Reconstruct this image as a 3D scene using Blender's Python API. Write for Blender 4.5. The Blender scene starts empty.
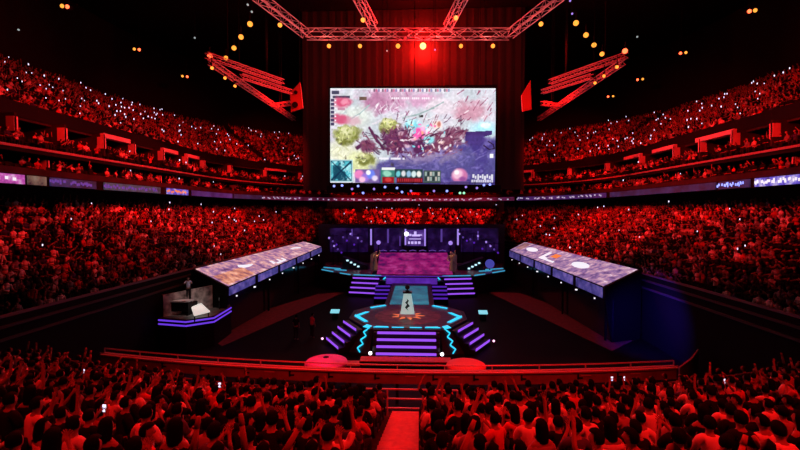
import bpy, bmesh, math, random
import numpy as np
from mathutils import Vector, Matrix, Euler

random.seed(7); RNG = np.random.default_rng(7)
SC = bpy.context.scene
COL = SC.collection
R = math.radians
E = 9.3                      # eye height over the arena floor
F = 420.0                    # focal length in px (800 px wide frame)
CX = 0.8
ROT = Euler((R(90) - math.atan(14 / F), 0, math.atan(19 / F)), 'XYZ').to_matrix()
INV = ROT.transposed()

def P(px, py, Y=None, Z=None, X=None):
    """the point of the place seen at a pixel, on the plane of a known depth, height (over the floor) or side"""
    d = ROT @ Vector(((px - 400) / F, (225 - py) / F, -1))
    if Y is not None: t = Y / d.y
    elif Z is not None: t = (Z - E) / d.z
    else: t = (X - CX) / d.x
    return Vector((CX, 0, E)) + d * t

def proj(p):
    v = INV @ (Vector(p) - Vector((CX, 0, E)))
    if v.z > -0.1: return None
    return 400 + F * v.x / -v.z, 225 - F * v.y / -v.z, -v.z

# ------------------------------------------------------------------ materials
def lin(c):
    return tuple((x / 12.92 if x <= .04045 else ((x + .055) / 1.055) ** 2.4) for x in c)

MATS = {}
def mat(name, col, rough=.6, metal=0., emit=None, power=0., noise=0., scale=8., spec=.5):
    if name in MATS: return MATS[name]
    m = bpy.data.materials.new(name); m.use_nodes = True
    nt = m.node_tree; b = nt.nodes['Principled BSDF']
    b.inputs['Base Color'].default_value = (*col, 1)
    b.inputs['Roughness'].default_value = rough
    b.inputs['Metallic'].default_value = metal
    b.inputs['Specular IOR Level'].default_value = spec
    if noise > 0:
        tc = nt.nodes.new('ShaderNodeTexCoord')
        n = nt.nodes.new('ShaderNodeTexNoise'); n.inputs['Scale'].default_value = scale; n.inputs['Detail'].default_value = 4
        r = nt.nodes.new('ShaderNodeValToRGB')
        r.color_ramp.elements[0].position = .3; r.color_ramp.elements[1].position = .7
        r.color_ramp.elements[0].color = (*[max(0, c * (1 - noise)) for c in col], 1)
        r.color_ramp.elements[1].color = (*[min(1, c * (1 + noise)) for c in col], 1)
        nt.links.new(tc.outputs['Object'], n.inputs['Vector'])
        nt.links.new(n.outputs['Fac'], r.inputs['Fac'])
        nt.links.new(r.outputs['Color'], b.inputs['Base Color'])
    if emit:
        b.inputs['Emission Color'].default_value = (*emit, 1)
        b.inputs['Emission Strength'].default_value = power
    MATS[name] = m
    return m

def mat_attr(name, emit=0., rough=.8):
    m = bpy.data.materials.new(name); m.use_nodes = True
    nt = m.node_tree; b = nt.nodes['Principled BSDF']
    a = nt.nodes.new('ShaderNodeAttribute'); a.attribute_name = 'Col'
    b.inputs['Roughness'].default_value = rough
    b.inputs['Specular IOR Level'].default_value = .06
    if emit > 0:
        b.inputs['Base Color'].default_value = (.01, .01, .01, 1)
        nt.links.new(a.outputs['Color'], b.inputs['Emission Color'])
        b.inputs['Emission Strength'].default_value = emit
    else:
        nt.links.new(a.outputs['Color'], b.inputs['Base Color'])
    return m

def mat_led(name, cols, power, scale=1.5, detail=5., bias=(.3, .5, .7)):
    """a display that shows a mottled picture in a few colours"""
    m = bpy.data.materials.new(name); m.use_nodes = True
    nt = m.node_tree; b = nt.nodes['Principled BSDF']
    b.inputs['Base Color'].default_value = (.02, .02, .02, 1)
    tc = nt.nodes.new('ShaderNodeTexCoord')
    n = nt.nodes.new('ShaderNodeTexNoise'); n.inputs['Scale'].default_value = scale; n.inputs['Detail'].default_value = detail
    n.inputs['Roughness'].default_value = .65
    r = nt.nodes.new('ShaderNodeValToRGB')
    el = r.color_ramp.elements
    el[0].position = bias[0]; el[0].color = (*cols[0], 1)
    el[1].position = bias[-1]; el[1].color = (*cols[-1], 1)
    for p, c in zip(bias[1:-1], cols[1:-1]):
        e = el.new(p); e.color = (*c, 1)
    nt.links.new(tc.outputs['Object'], n.inputs['Vector'])
    nt.links.new(n.outputs['Fac'], r.inputs['Fac'])
    nt.links.new(r.outputs['Color'], b.inputs['Emission Color'])
    b.inputs['Emission Strength'].default_value = power
    return m

BLACK = mat('matt_black', (.006, .006, .007), .75, spec=.12)
CONC = mat('dark_concrete', (.030, .027, .027), .9, noise=.3, scale=1.2, spec=.15)
CONC2 = mat('pale_concrete', (.38, .36, .36), .75, noise=.2, scale=1.5)
PALE = mat('painted_panel', (.62, .60, .60), .6, noise=.1, scale=2)
FLOORM = mat('arena_floor', (.004, .003, .004), .6, noise=.4, scale=.6, spec=.06)
ALU = mat('aluminium', (.55, .55, .58), .4, .3)
DULL = mat('dull_painted_truss', (.40, .33, .33), .5, .2)
STEEL = mat('rail_steel', (.6, .58, .58), .4, .4)
STAGEB = mat('stage_black', (.012, .010, .018), .4, noise=.3, scale=3)
DECK = mat('stage_deck', (.10, .06, .14), .35, noise=.35, scale=2.5)
CARPET = mat('red_carpet', (.11, .02, .02), .85, noise=.3, scale=3)
SKIN = mat('skin', (.27, .17, .125), .65, spec=.25)
HAIR = mat('black_hair', (.003, .0028, .0028), .7, spec=.04)
TROU = mat('dark_trousers', (.015, .015, .02), .85, spec=.1)
SHIRTS = {'pale': mat('pale_cotton', (.70, .68, .66), .85, noise=.08), 'black': mat('black_cotton', (.009, .009, .010), .9, spec=.05),
          'grey': mat('grey_cotton', (.28, .27, .28), .85), 'red': mat('red_cotton', (.55, .06, .06), .85),
          'navy': mat('navy_cotton', (.05, .06, .16), .85)}
PURPLE = mat('violet_light', (.05, .02, .08), .4, emit=(.34, .085, .95), power=1.0)
PURPLE2 = mat('dim_violet_light', (.05, .02, .08), .4, emit=(.16, .03, .8), power=.5)
LAV = mat('lavender_light', (.05, .02, .08), .4, emit=(.45, .28, 1.0), power=.9)
LAVDIM = mat('dim_lavender_light', (.05, .02, .08), .4, emit=(.25, .12, .8), power=.35)
CYAN = mat('cyan_light', (.02, .05, .06), .4, emit=(.02, .62, .95), power=1.2)
WHITEL = mat('white_light', (.1, .1, .1), .4, emit=(.95, .93, 1.0), power=4.)
WHITEP = mat('white_display', (.1, .1, .1), .4, emit=(.92, .88, .98), power=1.0)
ORANGEP = mat('orange_display', (.1, .05, .02), .4, emit=(1.0, .24, .06), power=.9)
PHONEW = mat('phone_glow', (.1, .1, .1), .4, emit=(.80, .72, 1.0), power=1.6)
AMBER = mat('amber_lens', (.2, .1, .02), .3, emit=(1.0, .36, .045), power=1.6)
REDL = mat('red_lens', (.2, .02, .02), .3, emit=(1.0, .09, .03), power=5.)
HOTLENS = mat('hot_lens', (.2, .05, .02), .3, emit=(1.0, .48, .12), power=4.)
BLUEL = mat('blue_lens', (.02, .02, .2), .3, emit=(.25, .3, 1.0), power=2.)
GREENL = mat('green_lens', (.02, .2, .02), .3, emit=(.3, .9, .5), power=1.5)

# ------------------------------------------------------------------ mesh building
class MB:
    def __init__(s): s.v = []; s.f = []
    def add(s, vs, fs):
        n = len(s.v); s.v += [tuple(v) for v in vs]; s.f += [tuple(i + n for i in f) for f in fs]; return s
    def box(s, c, d, m=None):
        x, y, z = (k / 2 for k in d)
        vs = [Vector((a * x, b * y, e * z)) for e in (-1, 1) for a, b in ((-1, -1), (1, -1), (1, 1), (-1, 1))]
        if m is not None: vs = [m @ v for v in vs]
        vs = [v + Vector(c) for v in vs]
        return s.add(vs, [(3, 2, 1, 0), (4, 5, 6, 7), (0, 1, 5, 4), (1, 2, 6, 5), (2, 3, 7, 6), (3, 0, 4, 7)])
    def hexa(s, lo, hi):
        """lo / hi: matching rings of points"""
        n = len(lo)
        return s.add(list(lo) + list(hi), [tuple(range(n - 1, -1, -1)), tuple(range(n, 2 * n))] + [(i, (i + 1) % n, n + (i + 1) % n, n + i) for i in range(n)])
    def prism(s, pts, z0, z1):
        return s.hexa([(p[0], p[1], z0) for p in pts], [(p[0], p[1], z1) for p in pts])
    def slab(s, pts, thick):
        """a plate of any 3D outline, thickened against its normal"""
        ps = [Vector(p) for p in pts]; n = Vector((0, 0, 0))
        for i in range(len(ps)):
            a, b = ps[i], ps[(i + 1) % len(ps)]; n += a.cross(b)
        n.normalize()
        return s.hexa([p - n * thick for p in ps], ps)
    def tube(s, p0, p1, r, n=6, r2=None):
        p0, p1 = Vector(p0), Vector(p1); d = (p1 - p0)
        if d.length < 1e-6: return s
        d.normalize(); a = d.cross(Vector((0, 0, 1)) if abs(d.z) < .9 else Vector((1, 0, 0))).normalized(); b = d.cross(a)
        r2 = r if r2 is None else r2
        ring = lambda p, q: [p + (a * math.cos(2 * math.pi * i / n) + b * math.sin(2 * math.pi * i / n)) * q for i in range(n)]
        lo, hi = ring(p0, r), ring(p1, r2)
        return s.hexa(lo[::-1], hi[::-1])
    def path(s, pts, r, n=6):
        for a, b in zip(pts, pts[1:]): s.tube(a, b, r, n)
        return s
    def lathe(s, prof, c=(0, 0, 0), n=24):
        c = Vector(c); k = len(prof); vs = []
        for i in range(n):
            a = 2 * math.pi * i / n
            vs += [c + Vector((r * math.cos(a), r * math.sin(a), z)) for r, z in prof]
        fs = [(i * k + j, ((i + 1) % n) * k + j, ((i + 1) % n) * k + j + 1, i * k + j + 1) for i in range(n) for j in range(k - 1)]
        return s.add(vs, fs)
    def build(s, name, m, parent=None, smooth=False, bevel=0):
        me = bpy.data.meshes.new(name); me.from_pydata(s.v, [], s.f); me.update()
        bm = bmesh.new(); bm.from_mesh(me); bmesh.ops.recalc_face_normals(bm, faces=bm.faces); bm.to_mesh(me); bm.free()
        if smooth: me.polygons.foreach_set('use_smooth', [True] * len(me.polygons))
        me.materials.append(m)
        o = bpy.data.objects.new(name, me); COL.objects.link(o)
        if bevel:
            b = o.modifiers.new('soft_edge', 'BEVEL'); b.width = bevel; b.segments = 2; b.limit_method = 'ANGLE'
        if parent is not None:
            o.parent = parent; o.matrix_parent_inverse = parent.matrix_world_i if hasattr(parent, 'matrix_world_i') else Matrix.Translation(-Vector(parent.location))
        return o

def tag(o, label=None, cat=None, group=None, kind=None):
    if label: o['label'] = label
    if cat: o['category'] = cat
    if group: o['group'] = group
    if kind: o['kind'] = kind
    return o

def thing(name, label, cat, loc=(0, 0, 0), group=None):
    """an Empty at the thing's base; parts are written in world coordinates and parented without moving"""
    o = bpy.data.objects.new(name, None); COL.objects.link(o); o.location = loc; o.empty_display_size = .2
    return tag(o, label, cat, group)

def struct(name, mb, m, label, cat='arena'):
    return tag(mb.build(name, m), label, cat, kind='structure')

def copy_tree(o, parent=None):
    c = o.copy(); COL.objects.link(c); c.parent = parent
    for k in ('label', 'category', 'group'):
        pass
    for ch in [q for q in CHILD.get(o.name, [])]: copy_tree(ch, c)
    return c
CHILD = {}

# ------------------------------------------------------------------ the bowl
def half_path(n1=30, n2=34):
    pts = [(17.0, 6 + 46 * i / n1) for i in range(n1)]
    for i in range(n2 + 1):
        a = math.pi / 2 * i / n2
        pts.append((17 * math.cos(a) ** .8 if i < n2 else 0.0, 52 + 18 * math.sin(a) ** .8))
    return np.array(pts)
HALF = half_path()
FULL = np.concatenate([HALF * [-1, 1], HALF[::-1][1:]])         # west side, far end, east side
def path_normals(p):
    t = np.gradient(p, axis=0); t /= np.linalg.norm(t, axis=1)[:, None]
    return np.stack([-t[:, 1], t[:, 0]], 1)                      # points outwards
NRM = path_normals(FULL)
ARC = np.concatenate([[0], np.cumsum(np.linalg.norm(np.diff(FULL, axis=0), axis=1))])
def ring(s, off):
    """plan position, outward normal at arc length s, offset off from the inner edge"""
    p = np.array([np.interp(s, ARC, FULL[:, k]) for k in (0, 1)]); n = np.array([np.interp(s, ARC, NRM[:, k]) for k in (0, 1)])
    n /= np.linalg.norm(n)
    return p + n * off, n
def sweep(mb, prof, i0=0, i1=None):
    """closed profile of (offset, height over floor) swept along the ring"""
    i1 = len(FULL) - 1 if i1 is None else i1
    k = len(prof); vs = []
    for i in range(i0, i1 + 1):
        for off, z in prof:
            q = FULL[i] + NRM[i] * off; vs.append((q[0], q[1], z))
    m = i1 - i0
    fs = [(a * k + j, (a + 1) * k + j, (a + 1) * k + (j + 1) % k, a * k + (j + 1) % k) for a in range(m) for j in range(k)]
    fs += [tuple(range(k)), tuple(m * k + j for j in range(k - 1, -1, -1))]
    return mb.add(vs, fs)
def steps(off0, z0, n, dep, rise, under):
    pr = [(off0, z0)]
    for i in range(n):
        pr.append((off0 + dep * (i + 1), z0 + rise * i))
        if i < n - 1: pr.append((off0 + dep * (i + 1), z0 + rise * (i + 1)))
    pr += [(off0 + dep * n, z0 + rise * (n - 1) - under), (off0, z0 - under)]
    return pr

LOW = dict(off0=.25, z0=E - 5.4, n=14, dep=.86, rise=.39)
UPP = dict(off0=12.0, z0=E + 7.3, n=16, dep=.92, rise=.52)
struct('floor', MB().box((0, 45, -.15), (140, 130, .3)), FLOORM, 'dark glossy arena floor between the stands', 'floor')
struct('ceiling', MB().box((0, 45, E + 27.3), (140, 130, .4)), BLACK, 'black arena ceiling high above the trusses', 'ceiling')
m = MB(); sweep(m, steps(LOW['off0'], LOW['z0'], LOW['n'], LOW['dep'], LOW['rise'], .5)); struct('floor_lower_stand', m, CONC, 'stepped concrete floor of the lower stand', 'stand')
m = MB(); sweep(m, [(0, 0), (.25, 0), (.25, E - 4.54), (0, E - 4.54)]); struct('wall_lower_stand', m, BLACK, 'dark wall under the front edge of the lower stand', 'wall')
for k, (z, off) in enumerate(((E - 4.5, .0), (E - 4.95, -.05), (E - 5.5, -.05))):
    m = MB(); sweep(m, [(off - .06, z - .07), (off + .06, z - .07), (off + .06, z + .05), (off - .06, z + .05)])
    struct('trim_%d' % (k + 1), m, mat('pale_trim', (.22, .16, .16), .6) if k == 0 else mat('dark_trim', (.06, .045, .045), .7), ['top rail along the front edge of the lower stand', 'thin strip below the lower stand rail', 'lowest thin strip on the lower stand front'][k], 'trim')
m = MB(); sweep(m, [(12.4, E - .5), (12.7, E - .5), (12.7, E + 1.9), (12.4, E + 1.9)]); struct('wall_concourse', m, BLACK, 'black concourse wall behind the lower stand', 'wall')
fi = [i for i in range(len(FULL)) if abs(FULL[i][0]) < 10.5 and FULL[i][1] > 60]
m = MB(); sweep(m, [(12.2, E - .3), (12.38, E - .3), (12.38, E + 1.85), (12.2, E + 1.85)], fi[0], fi[-1]); struct('wall_far_end', m, PALE, 'pale wall in red light behind the far end of the lower stand', 'wall')
m = MB(); sweep(m, [(9.0, E + 1.75), (14.2, E + 1.9), (14.2, E + 2.4), (9.0, E + 2.5)]); struct('floor_suite_balcony', m, BLACK, 'dark balcony slab carrying the ribbon displays', 'balcony')
m = MB(); sweep(m, [(9.0, E + 2.5), (9.12, E + 2.5), (9.12, E + 2.95), (9.0, E + 2.95)]); struct('trim_4', m, CONC, 'low dark parapet above the ribbon displays', 'trim')
m = MB(); sweep(m, [(13.4, E + 2.4), (13.7, E + 2.4), (13.7, E + 4.3), (13.4, E + 4.3)]); struct('wall_suite_back', m, CONC, 'dark back wall of the lower suite row', 'wall')
m = MB(); sweep(m, [(10.0, E + 4.15), (14.4, E + 4.2), (14.4, E + 4.5), (10.0, E + 4.5)]); struct('floor_suite_upper', m, BLACK, 'dark slab under the upper suite row', 'balcony')
m = MB(); sweep(m, [(9.9, E + 4.42), (10.05, E + 4.42), (10.05, E + 4.6), (9.9, E + 4.6)]); struct('trim_5', m, mat('band_paint', (.26, .2, .2), .6), 'thin red-lit rail along the upper suite row', 'trim')
m = MB(); sweep(m, [(14.2, E + 4.5), (14.5, E + 4.5), (14.5, E + 8.2), (14.2, E + 8.2)]); struct('wall_suite_upper', m, CONC, 'dark back wall of the upper suite row', 'wall')
m = MB(); sweep(m, steps(UPP['off0'], UPP['z0'], UPP['n'], UPP['dep'], UPP['rise'], .5)); struct('floor_upper_stand', m, CONC, 'steep stepped floor of the upper stand', 'stand')
m = MB(); sweep(m, [(11.9, E + 7.0), (12.05, E + 7.0), (12.05, E + 8.1), (11.9, E + 8.1)]); struct('trim_6', m, BLACK, 'dark parapet at the foot of the upper stand', 'trim')
m = MB(); sweep(m, [(27, E + 14.5), (27.4, E + 14.5), (27.4, E + 27), (27, E + 27)]); struct('wall_upper', m, BLACK, 'black wall above the upper stand', 'wall')

# suite dividers with a header beam: red in the flood light
SMAX = ARC[-1]
def s_of_px(px, off, z, east):
    best, bs = 1e9, None
    for s in np.linspace(SMAX / 2 if east else 0, SMAX if east else SMAX / 2, 900):
        q, _ = ring(s, off); r = proj((q[0], q[1], z))
        if r and abs(r[0] - px) < best: best, bs = abs(r[0] - px), s
    return bs
def suite_divider(px, east, level, header, label):
    z0, z1, off0, off1 = ((E + 4.5, E + 7.0, 10.9, 14.1), (E + 2.4, E + 4.15, 10.6, 13.3))[level]
    s = s_of_px(px, off0, (z0 + z1) / 2, east); p, n = ring(s, off0); t = np.array([-n[1], n[0]])
    sgn = 1 if t[1] > 0 else -1; t = t * sgn
    o = thing('suite_divider', label, 'partition', (p[0], p[1], z0), 'suite dividers along the balconies')
    A = lambda a, b, z: (p[0] + n[0] * a + t[0] * b, p[1] + n[1] * a + t[1] * b, z)
    L = off1 - off0
    def blk(a0, a1, b0, b1, c0, c1, name, m):
        ring_ = lambda z: [A(a0, b0, z), A(a1, b0, z), A(a1, b1, z), A(a0, b1, z)]
        MB().hexa(ring_(c0), ring_(c1)).build(name, m, o)
    blk(0, L, .02, .18, z0, z1, 'partition', CONC)
    hp = 1.05 if level == 0 else .95
    blk(0, .62 if level == 0 else 1.0, 0, .3, z1 - hp - .25, z1 - .25, 'pale_panel', PALE)
    if header: blk(0, .3, 0, header, z1 - .28, z1 + .1, 'header_beam', PALE)
ORD = 'first second third fourth fifth sixth seventh eighth ninth tenth eleventh twelfth thirteenth fourteenth fifteenth sixteenth seventeenth eighteenth nineteenth twentieth'.split()
def ordw(i):
    if i <= 20: return ORD[i - 1]
    tens = {2: 'twenty', 3: 'thirty', 4: 'forty', 5: 'fifty'}[i // 10]
    return tens + '-' + ORD[i % 10 - 1] if i % 10 else tens[:-1] + 'ieth'
for side, pxs in ((False, [(14, 0), (65, 0), (104, 3.6), (134, 0), (163, 3.0), (187, 3.), (204, 0), (231, 0), (266, 4.5), (300, 0)]), (True, [(522, 0), (533, 4), (569, 0), (606, 0), (640, 4.), (674, 4.3), (700, 0), (733, 5.0), (772, 0)])):
    for i, (px, h) in enumerate(pxs):
        k = i if not side else len(pxs) - 1 - i
        suite_divider(px, side, 0, h, 'red-lit suite partition%s above the balcony rail, %s from the %s picture edge' % (' with header beam' if h else '', ordw(k + 1), 'right' if side else 'left'))
for side, pxs in ((False, [(46, 0), (130, 0), (160, 0), (182, 0), (197, 0), (209, 0), (235, 0), (303, 0)]), (True, [(522, 0), (530, 0), (620, 2.), (638, 0), (652, 0), (677, 0), (707, 0), (795, 0)])):
    for i, (px, h) in enumerate(pxs):
        k = i if not side else len(pxs) - 1 - i
        suite_divider(px, side, 1, h, 'red-lit suite partition under the balcony rail, %s from the %s picture edge' % (ordw(k + 1), 'right' if side else 'left'))

# ------------------------------------------------------------------ simplified spectators and seats (one mass)
def tpl_person(arms, lean=0., turn=0.):
    mb = MB(); cols = []
    def mark(c): cols.extend([c] * (len(mb.v) - len(cols)))
    def ringm(c, rx, ry, n=6): return [(c[0] + rx * math.cos(2 * math.pi * i / n), c[1] + ry * math.sin(2 * math.pi * i / n), c[2]) for i in range(n)]
    L = lambda z: lean * (z - .45)
    lv = [(.45, .17, .13), (.75, .165, .115), (.98, .20, .10), (1.06, .10, .07)]
    rs = [ringm((0, L(z), z), rx, ry) for z, rx, ry in lv]
    for a, b in zip(rs, rs[1:]): mb.hexa(a, b)
    mark(2)
    mb.tube((0, L(1.05), 1.04), (0, L(1.15), 1.16), .05, 5); mark(0)
    n0 = len(mb.v); bm = bmesh.new(); bmesh.ops.create_icosphere(bm, subdivisions=1, radius=1)
    bm.verts.ensure_lookup_table()
    mb.add([(v.co.x * .09, L(1.25) + .02 + v.co.y * .105, 1.25 + v.co.z * .125) for v in bm.verts], [[v.index for v in f.verts] for f in bm.faces])
    ca, sa = math.cos(turn), math.sin(turn)
    for v in bm.verts:
        fy = v.co.y * ca - v.co.x * sa
        cols.append(0 if (fy > .25 and v.co.z < .5) else 1)
    bm.free()
    for s in (-1, 1):
        mb.tube((s * .09, .05, .5), (s * .11, .45, .5), .085, 5, .065); mb.tube((s * .11, .45, .5), (s * .11, .42, .05), .06, 5, .045); mark(3)
        el, wr = arms[0 if s < 0 else 1]
        sh = (s * .19, L(.98), .98)
        el = (s * el[0], el[1] + L(.9), el[2]); wr = (s * wr[0], wr[1] + L(.9), wr[2])
        mb.tube(sh, el, .06, 5, .05); mark(2)
        mb.tube(el, wr, .045, 5, .032)
        d = (Vector(wr) - Vector(el)).normalized(); w = Vector(wr)
        mb.tube(w, w + d * .13, .04, 5, .028); mark(0)
    tri = []
    for f in mb.f:
        for i in range(1, len(f) - 1): tri.append((f[0], f[i], f[i + 1]))
    return np.array(mb.v, dtype=np.float32), np.array(tri, dtype=np.int32), np.array(cols)
DOWN = ((.24, .06, .72), (.12, .30, .66)); CLAP = ((.25, .12, .78), (.05, .34, 1.02)); UP = ((.30, .06, 1.22), (.26, .10, 1.5)); PHN = ((.24, .22, .86), (.10, .34, 1.12)); CHEER = ((.36, .08, 1.14), (.22, .2, 1.4))
TPL = [tpl_person((DOWN, DOWN)), tpl_person((DOWN, DOWN), .12, .5), tpl_person((CLAP, CLAP), .05), tpl_person((UP, UP)), tpl_person((DOWN, UP), 0, -.4), tpl_person((PHN, PHN), .08), tpl_person((CHEER, DOWN), .1)]
TPW = [.36, .24, .16, .03, .05, .08, .08]
SHC = np.array([(.72, .70, .68), (.010, .010, .011), (.24, .23, .24), (.5, .05, .05), (.04, .04, .12), (.5, .42, .36)])
SHP = [.19, .48, .11, .10, .07, .05]
crowd_spots = []; seat_spots = []; phone_spots = []
def rows_on_ring(cfg, occ, pitch, aisles, west_only=None, start=0, smin=9., end_gap=None):
    for i in range(start, cfg['n']):
        off = cfg['off0'] + cfg['dep'] * (i + .45); z = cfg['z0'] + cfg['rise'] * i
        s = smin
        while s < SMAX - smin:
            q, n = ring(s, off)
            stretch = 1 + off / 60 if 46 < s < SMAX - 46 else 1
            s += pitch / stretch * (1 if not (46 < s < SMAX - 46) else 17 / (17 + off))
            if abs((s / aisles) % 1 - .5) < .045: continue
            if end_gap and abs(q[0]) < end_gap and q[1] > 60: continue
            a = math.atan2(n[0], -n[1])                   # face inwards (+Y local turned to -n)
            r = proj((q[0], q[1], z + 1))
            if not r or r[0] < -130 or r[0] > 930: continue
            seat_spots.append((q[0], q[1], z, a))
            if random.random() < occ:
                crowd_spots.append((q[0] - n[0] * .0, q[1], z + random.uniform(-.04, .05), a + random.uniform(-.35, .35), r[2]))
rows_on_ring(LOW, .90, .56, 9.)
rows_on_ring(UPP, .86, .58, 9., end_gap=17)
rows_on_ring(dict(off0=9.3, z0=E + 2.45, n=3, dep=1.1, rise=.18), .55, .62, 7.)
rows_on_ring(dict(off0=10.2, z0=E + 4.5, n=3, dep=1.1, rise=.25), .55, .62, 7., end_gap=17)

# the near stand: curved shallow rows in front of the camera, an aisle down the middle
NROW, NDEP = 11, .92
def near_row(k):                        # k = 0 nearest the camera
    d = 4.9 + NDEP * k
    return d, E - 7.62 + (15.2 - d) * .33
def near_y(d, x): return d + .012 * x * x
near = []
mfl = MB()
for k in range(-3, NROW + 1):
    d, z = near_row(k)
    xs = np.linspace(-16.9, 16.9, 40)
    front = [(x, near_y(d, x) + .5) for x in xs]; back = [(x, near_y(d, x) - .42) for x in xs]
    pts = front + back[::-1]
    n = len(xs)
    for i in range(n - 1):
        mfl.hexa([(*front[i], z - .45), (*front[i + 1], z - .45), (*back[i + 1], z - .45), (*back[i], z - .45)], [(*front[i], z), (*front[i + 1], z), (*back[i + 1], z), (*back[i], z)])
    if k < 0 or k >= NROW: continue
    for side in (-1, 1):
        j = 0
        while True:
            x = (.30 + side * (.82 + j * .57)); j += 1
            if abs(x) > 16.4: break
            y = near_y(d, x); r = proj((x, y, z + 1.1))
            if r is None or r[0] < -110 or r[0] > 910:
                if j > 60: break
                continue
            a = -math.atan(.024 * x) * -1
            seat_spots.append((x, y, z, a))
            if random.random() < .90 or k > 9:
                near.append(dict(x=x, y=y, z=z, a=a, row=k, side=side, seat=j, dist=r[2], px=r[0], py=r[1]))
struct('floor_near_stand', mfl, CONC, 'stepped floor of the near stand under the spectators', 'stand')
near.sort(key=lambda q: q['dist'] + (0 if -14 < q['px'] < 814 and q['py'] < 462 else 1000))
INDIV = near[:300]
for q in near[300:]: crowd_spots.append((q['x'], q['y'], q['z'], q['a'] + random.uniform(-.3, .3), q['dist']))

def mass(name, spots, tpls, weights, colourer, material):
    vs, ts, cs = [], [], []; base = 0
    kinds = RNG.choice(len(tpls), size=len(spots), p=np.array(weights) / sum(weights))
    for sp, kd in zip(spots, kinds):
        v, t, c = tpls[kd]; a = sp[3]; ca, sa = math.cos(a), math.sin(a)
        sc = RNG.uniform(.93, 1.06)
        w = np.empty_like(v); w[:, 0] = sp[0] + (v[:, 0] * ca - v[:, 1] * sa) * sc; w[:, 1] = sp[1] + (v[:, 0] * sa + v[:, 1] * ca) * sc; w[:, 2] = sp[2] + v[:, 2] * sc
        vs.append(w); ts.append(t + base); cs.append(colourer(c)); base += len(v)
    V = np.concatenate(vs).astype(np.float32); T = np.concatenate(ts).astype(np.int32); Cc = np.concatenate(cs).astype(np.float32)
    me = bpy.data.meshes.new(name)
    me.vertices.add(len(V)); me.vertices.foreach_set('co', V.ravel())
    me.loops.add(T.size); me.loops.foreach_set('vertex_index', T.ravel())
    me.polygons.add(len(T)); me.polygons.foreach_set('loop_start', np.arange(0, T.size, 3, dtype=np.int32))
    at = me.color_attributes.new('Col', 'FLOAT_COLOR', 'POINT')
    at.data.foreach_set('color', np.concatenate([Cc, np.ones((len(Cc), 1), np.float32)], 1).ravel())
    me.update(calc_edges=True); me.materials.append(material)
    o = bpy.data.objects.new(name, me); COL.objects.link(o)
    return o
def crowd_cols(c):
    sh = SHC[RNG.choice(len(SHC), p=np.array(SHP))] * RNG.uniform(.7, 1.1)
    sk = np.array((.30, .19, .14)) * RNG.uniform(.8, 1.15)
    tab = np.array([sk, (.004, .0035, .0035), sh, (.015, .015, .02)])
    return tab[c]
tag(mass('crowd', crowd_spots, TPL, TPW, crowd_cols, mat_attr('crowd_clothes')), 'seated crowd filling the lower and upper stands in red light', 'crowd', kind='stuff')
sb = MB(); sb.box((0, -.02, .42), (.46, .42, .06)); sb.box((0, -.25, .66), (.44, .05, .42), Matrix.Rotation(R(8), 3, 'X')); sb.box((0, 0, .2), (.06, .3, .4))
stri = []
for f in sb.f: stri += [(f[0], f[1], f[2]), (f[0], f[2], f[3])]
STP = (np.array(sb.v, dtype=np.float32), np.array(stri, dtype=np.int32), np.zeros(len(sb.v), dtype=int))
tag(mass('stadium_seating', seat_spots, [STP], [1], lambda c: np.tile(np.array([(.010, .007, .008)]), (len(c), 1)), mat_attr('seat_plastic', rough=.5)), 'dark tip-up seats in rows under the spectators', 'seating', kind='stuff')

# ------------------------------------------------------------------ detailed people
def skin_mesh(name, joints, edges, root, levels=1):
    me = bpy.data.meshes.new(name); names = list(joints)
    idx = {n: i for i, n in enumerate(names)}
    me.from_pydata([joints[n][0] for n in names], [(idx[a], idx[b]) for a, b in edges], [])
    o = bpy.data.objects.new(name, me); COL.objects.link(o)
    o.modifiers.new('skin', 'SKIN').use_smooth_shade = True
    for i, n in enumerate(names):
        r = joints[n][1]; r = r if isinstance(r, tuple) else (r, r)
        me.skin_vertices[0].data[i].radius = r; me.skin_vertices[0].data[i].use_root = (n == root)
    s = o.modifiers.new('sub', 'SUBSURF'); s.levels = levels; s.render_levels = levels
    dg = bpy.context.evaluated_depsgraph_get()
    out = bpy.data.meshes.new_from_object(o.evaluated_get(dg)); out.name = name
    bpy.data.objects.remove(o); out.polygons.foreach_set('use_smooth', [True] * len(out.polygons))
    return out
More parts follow.
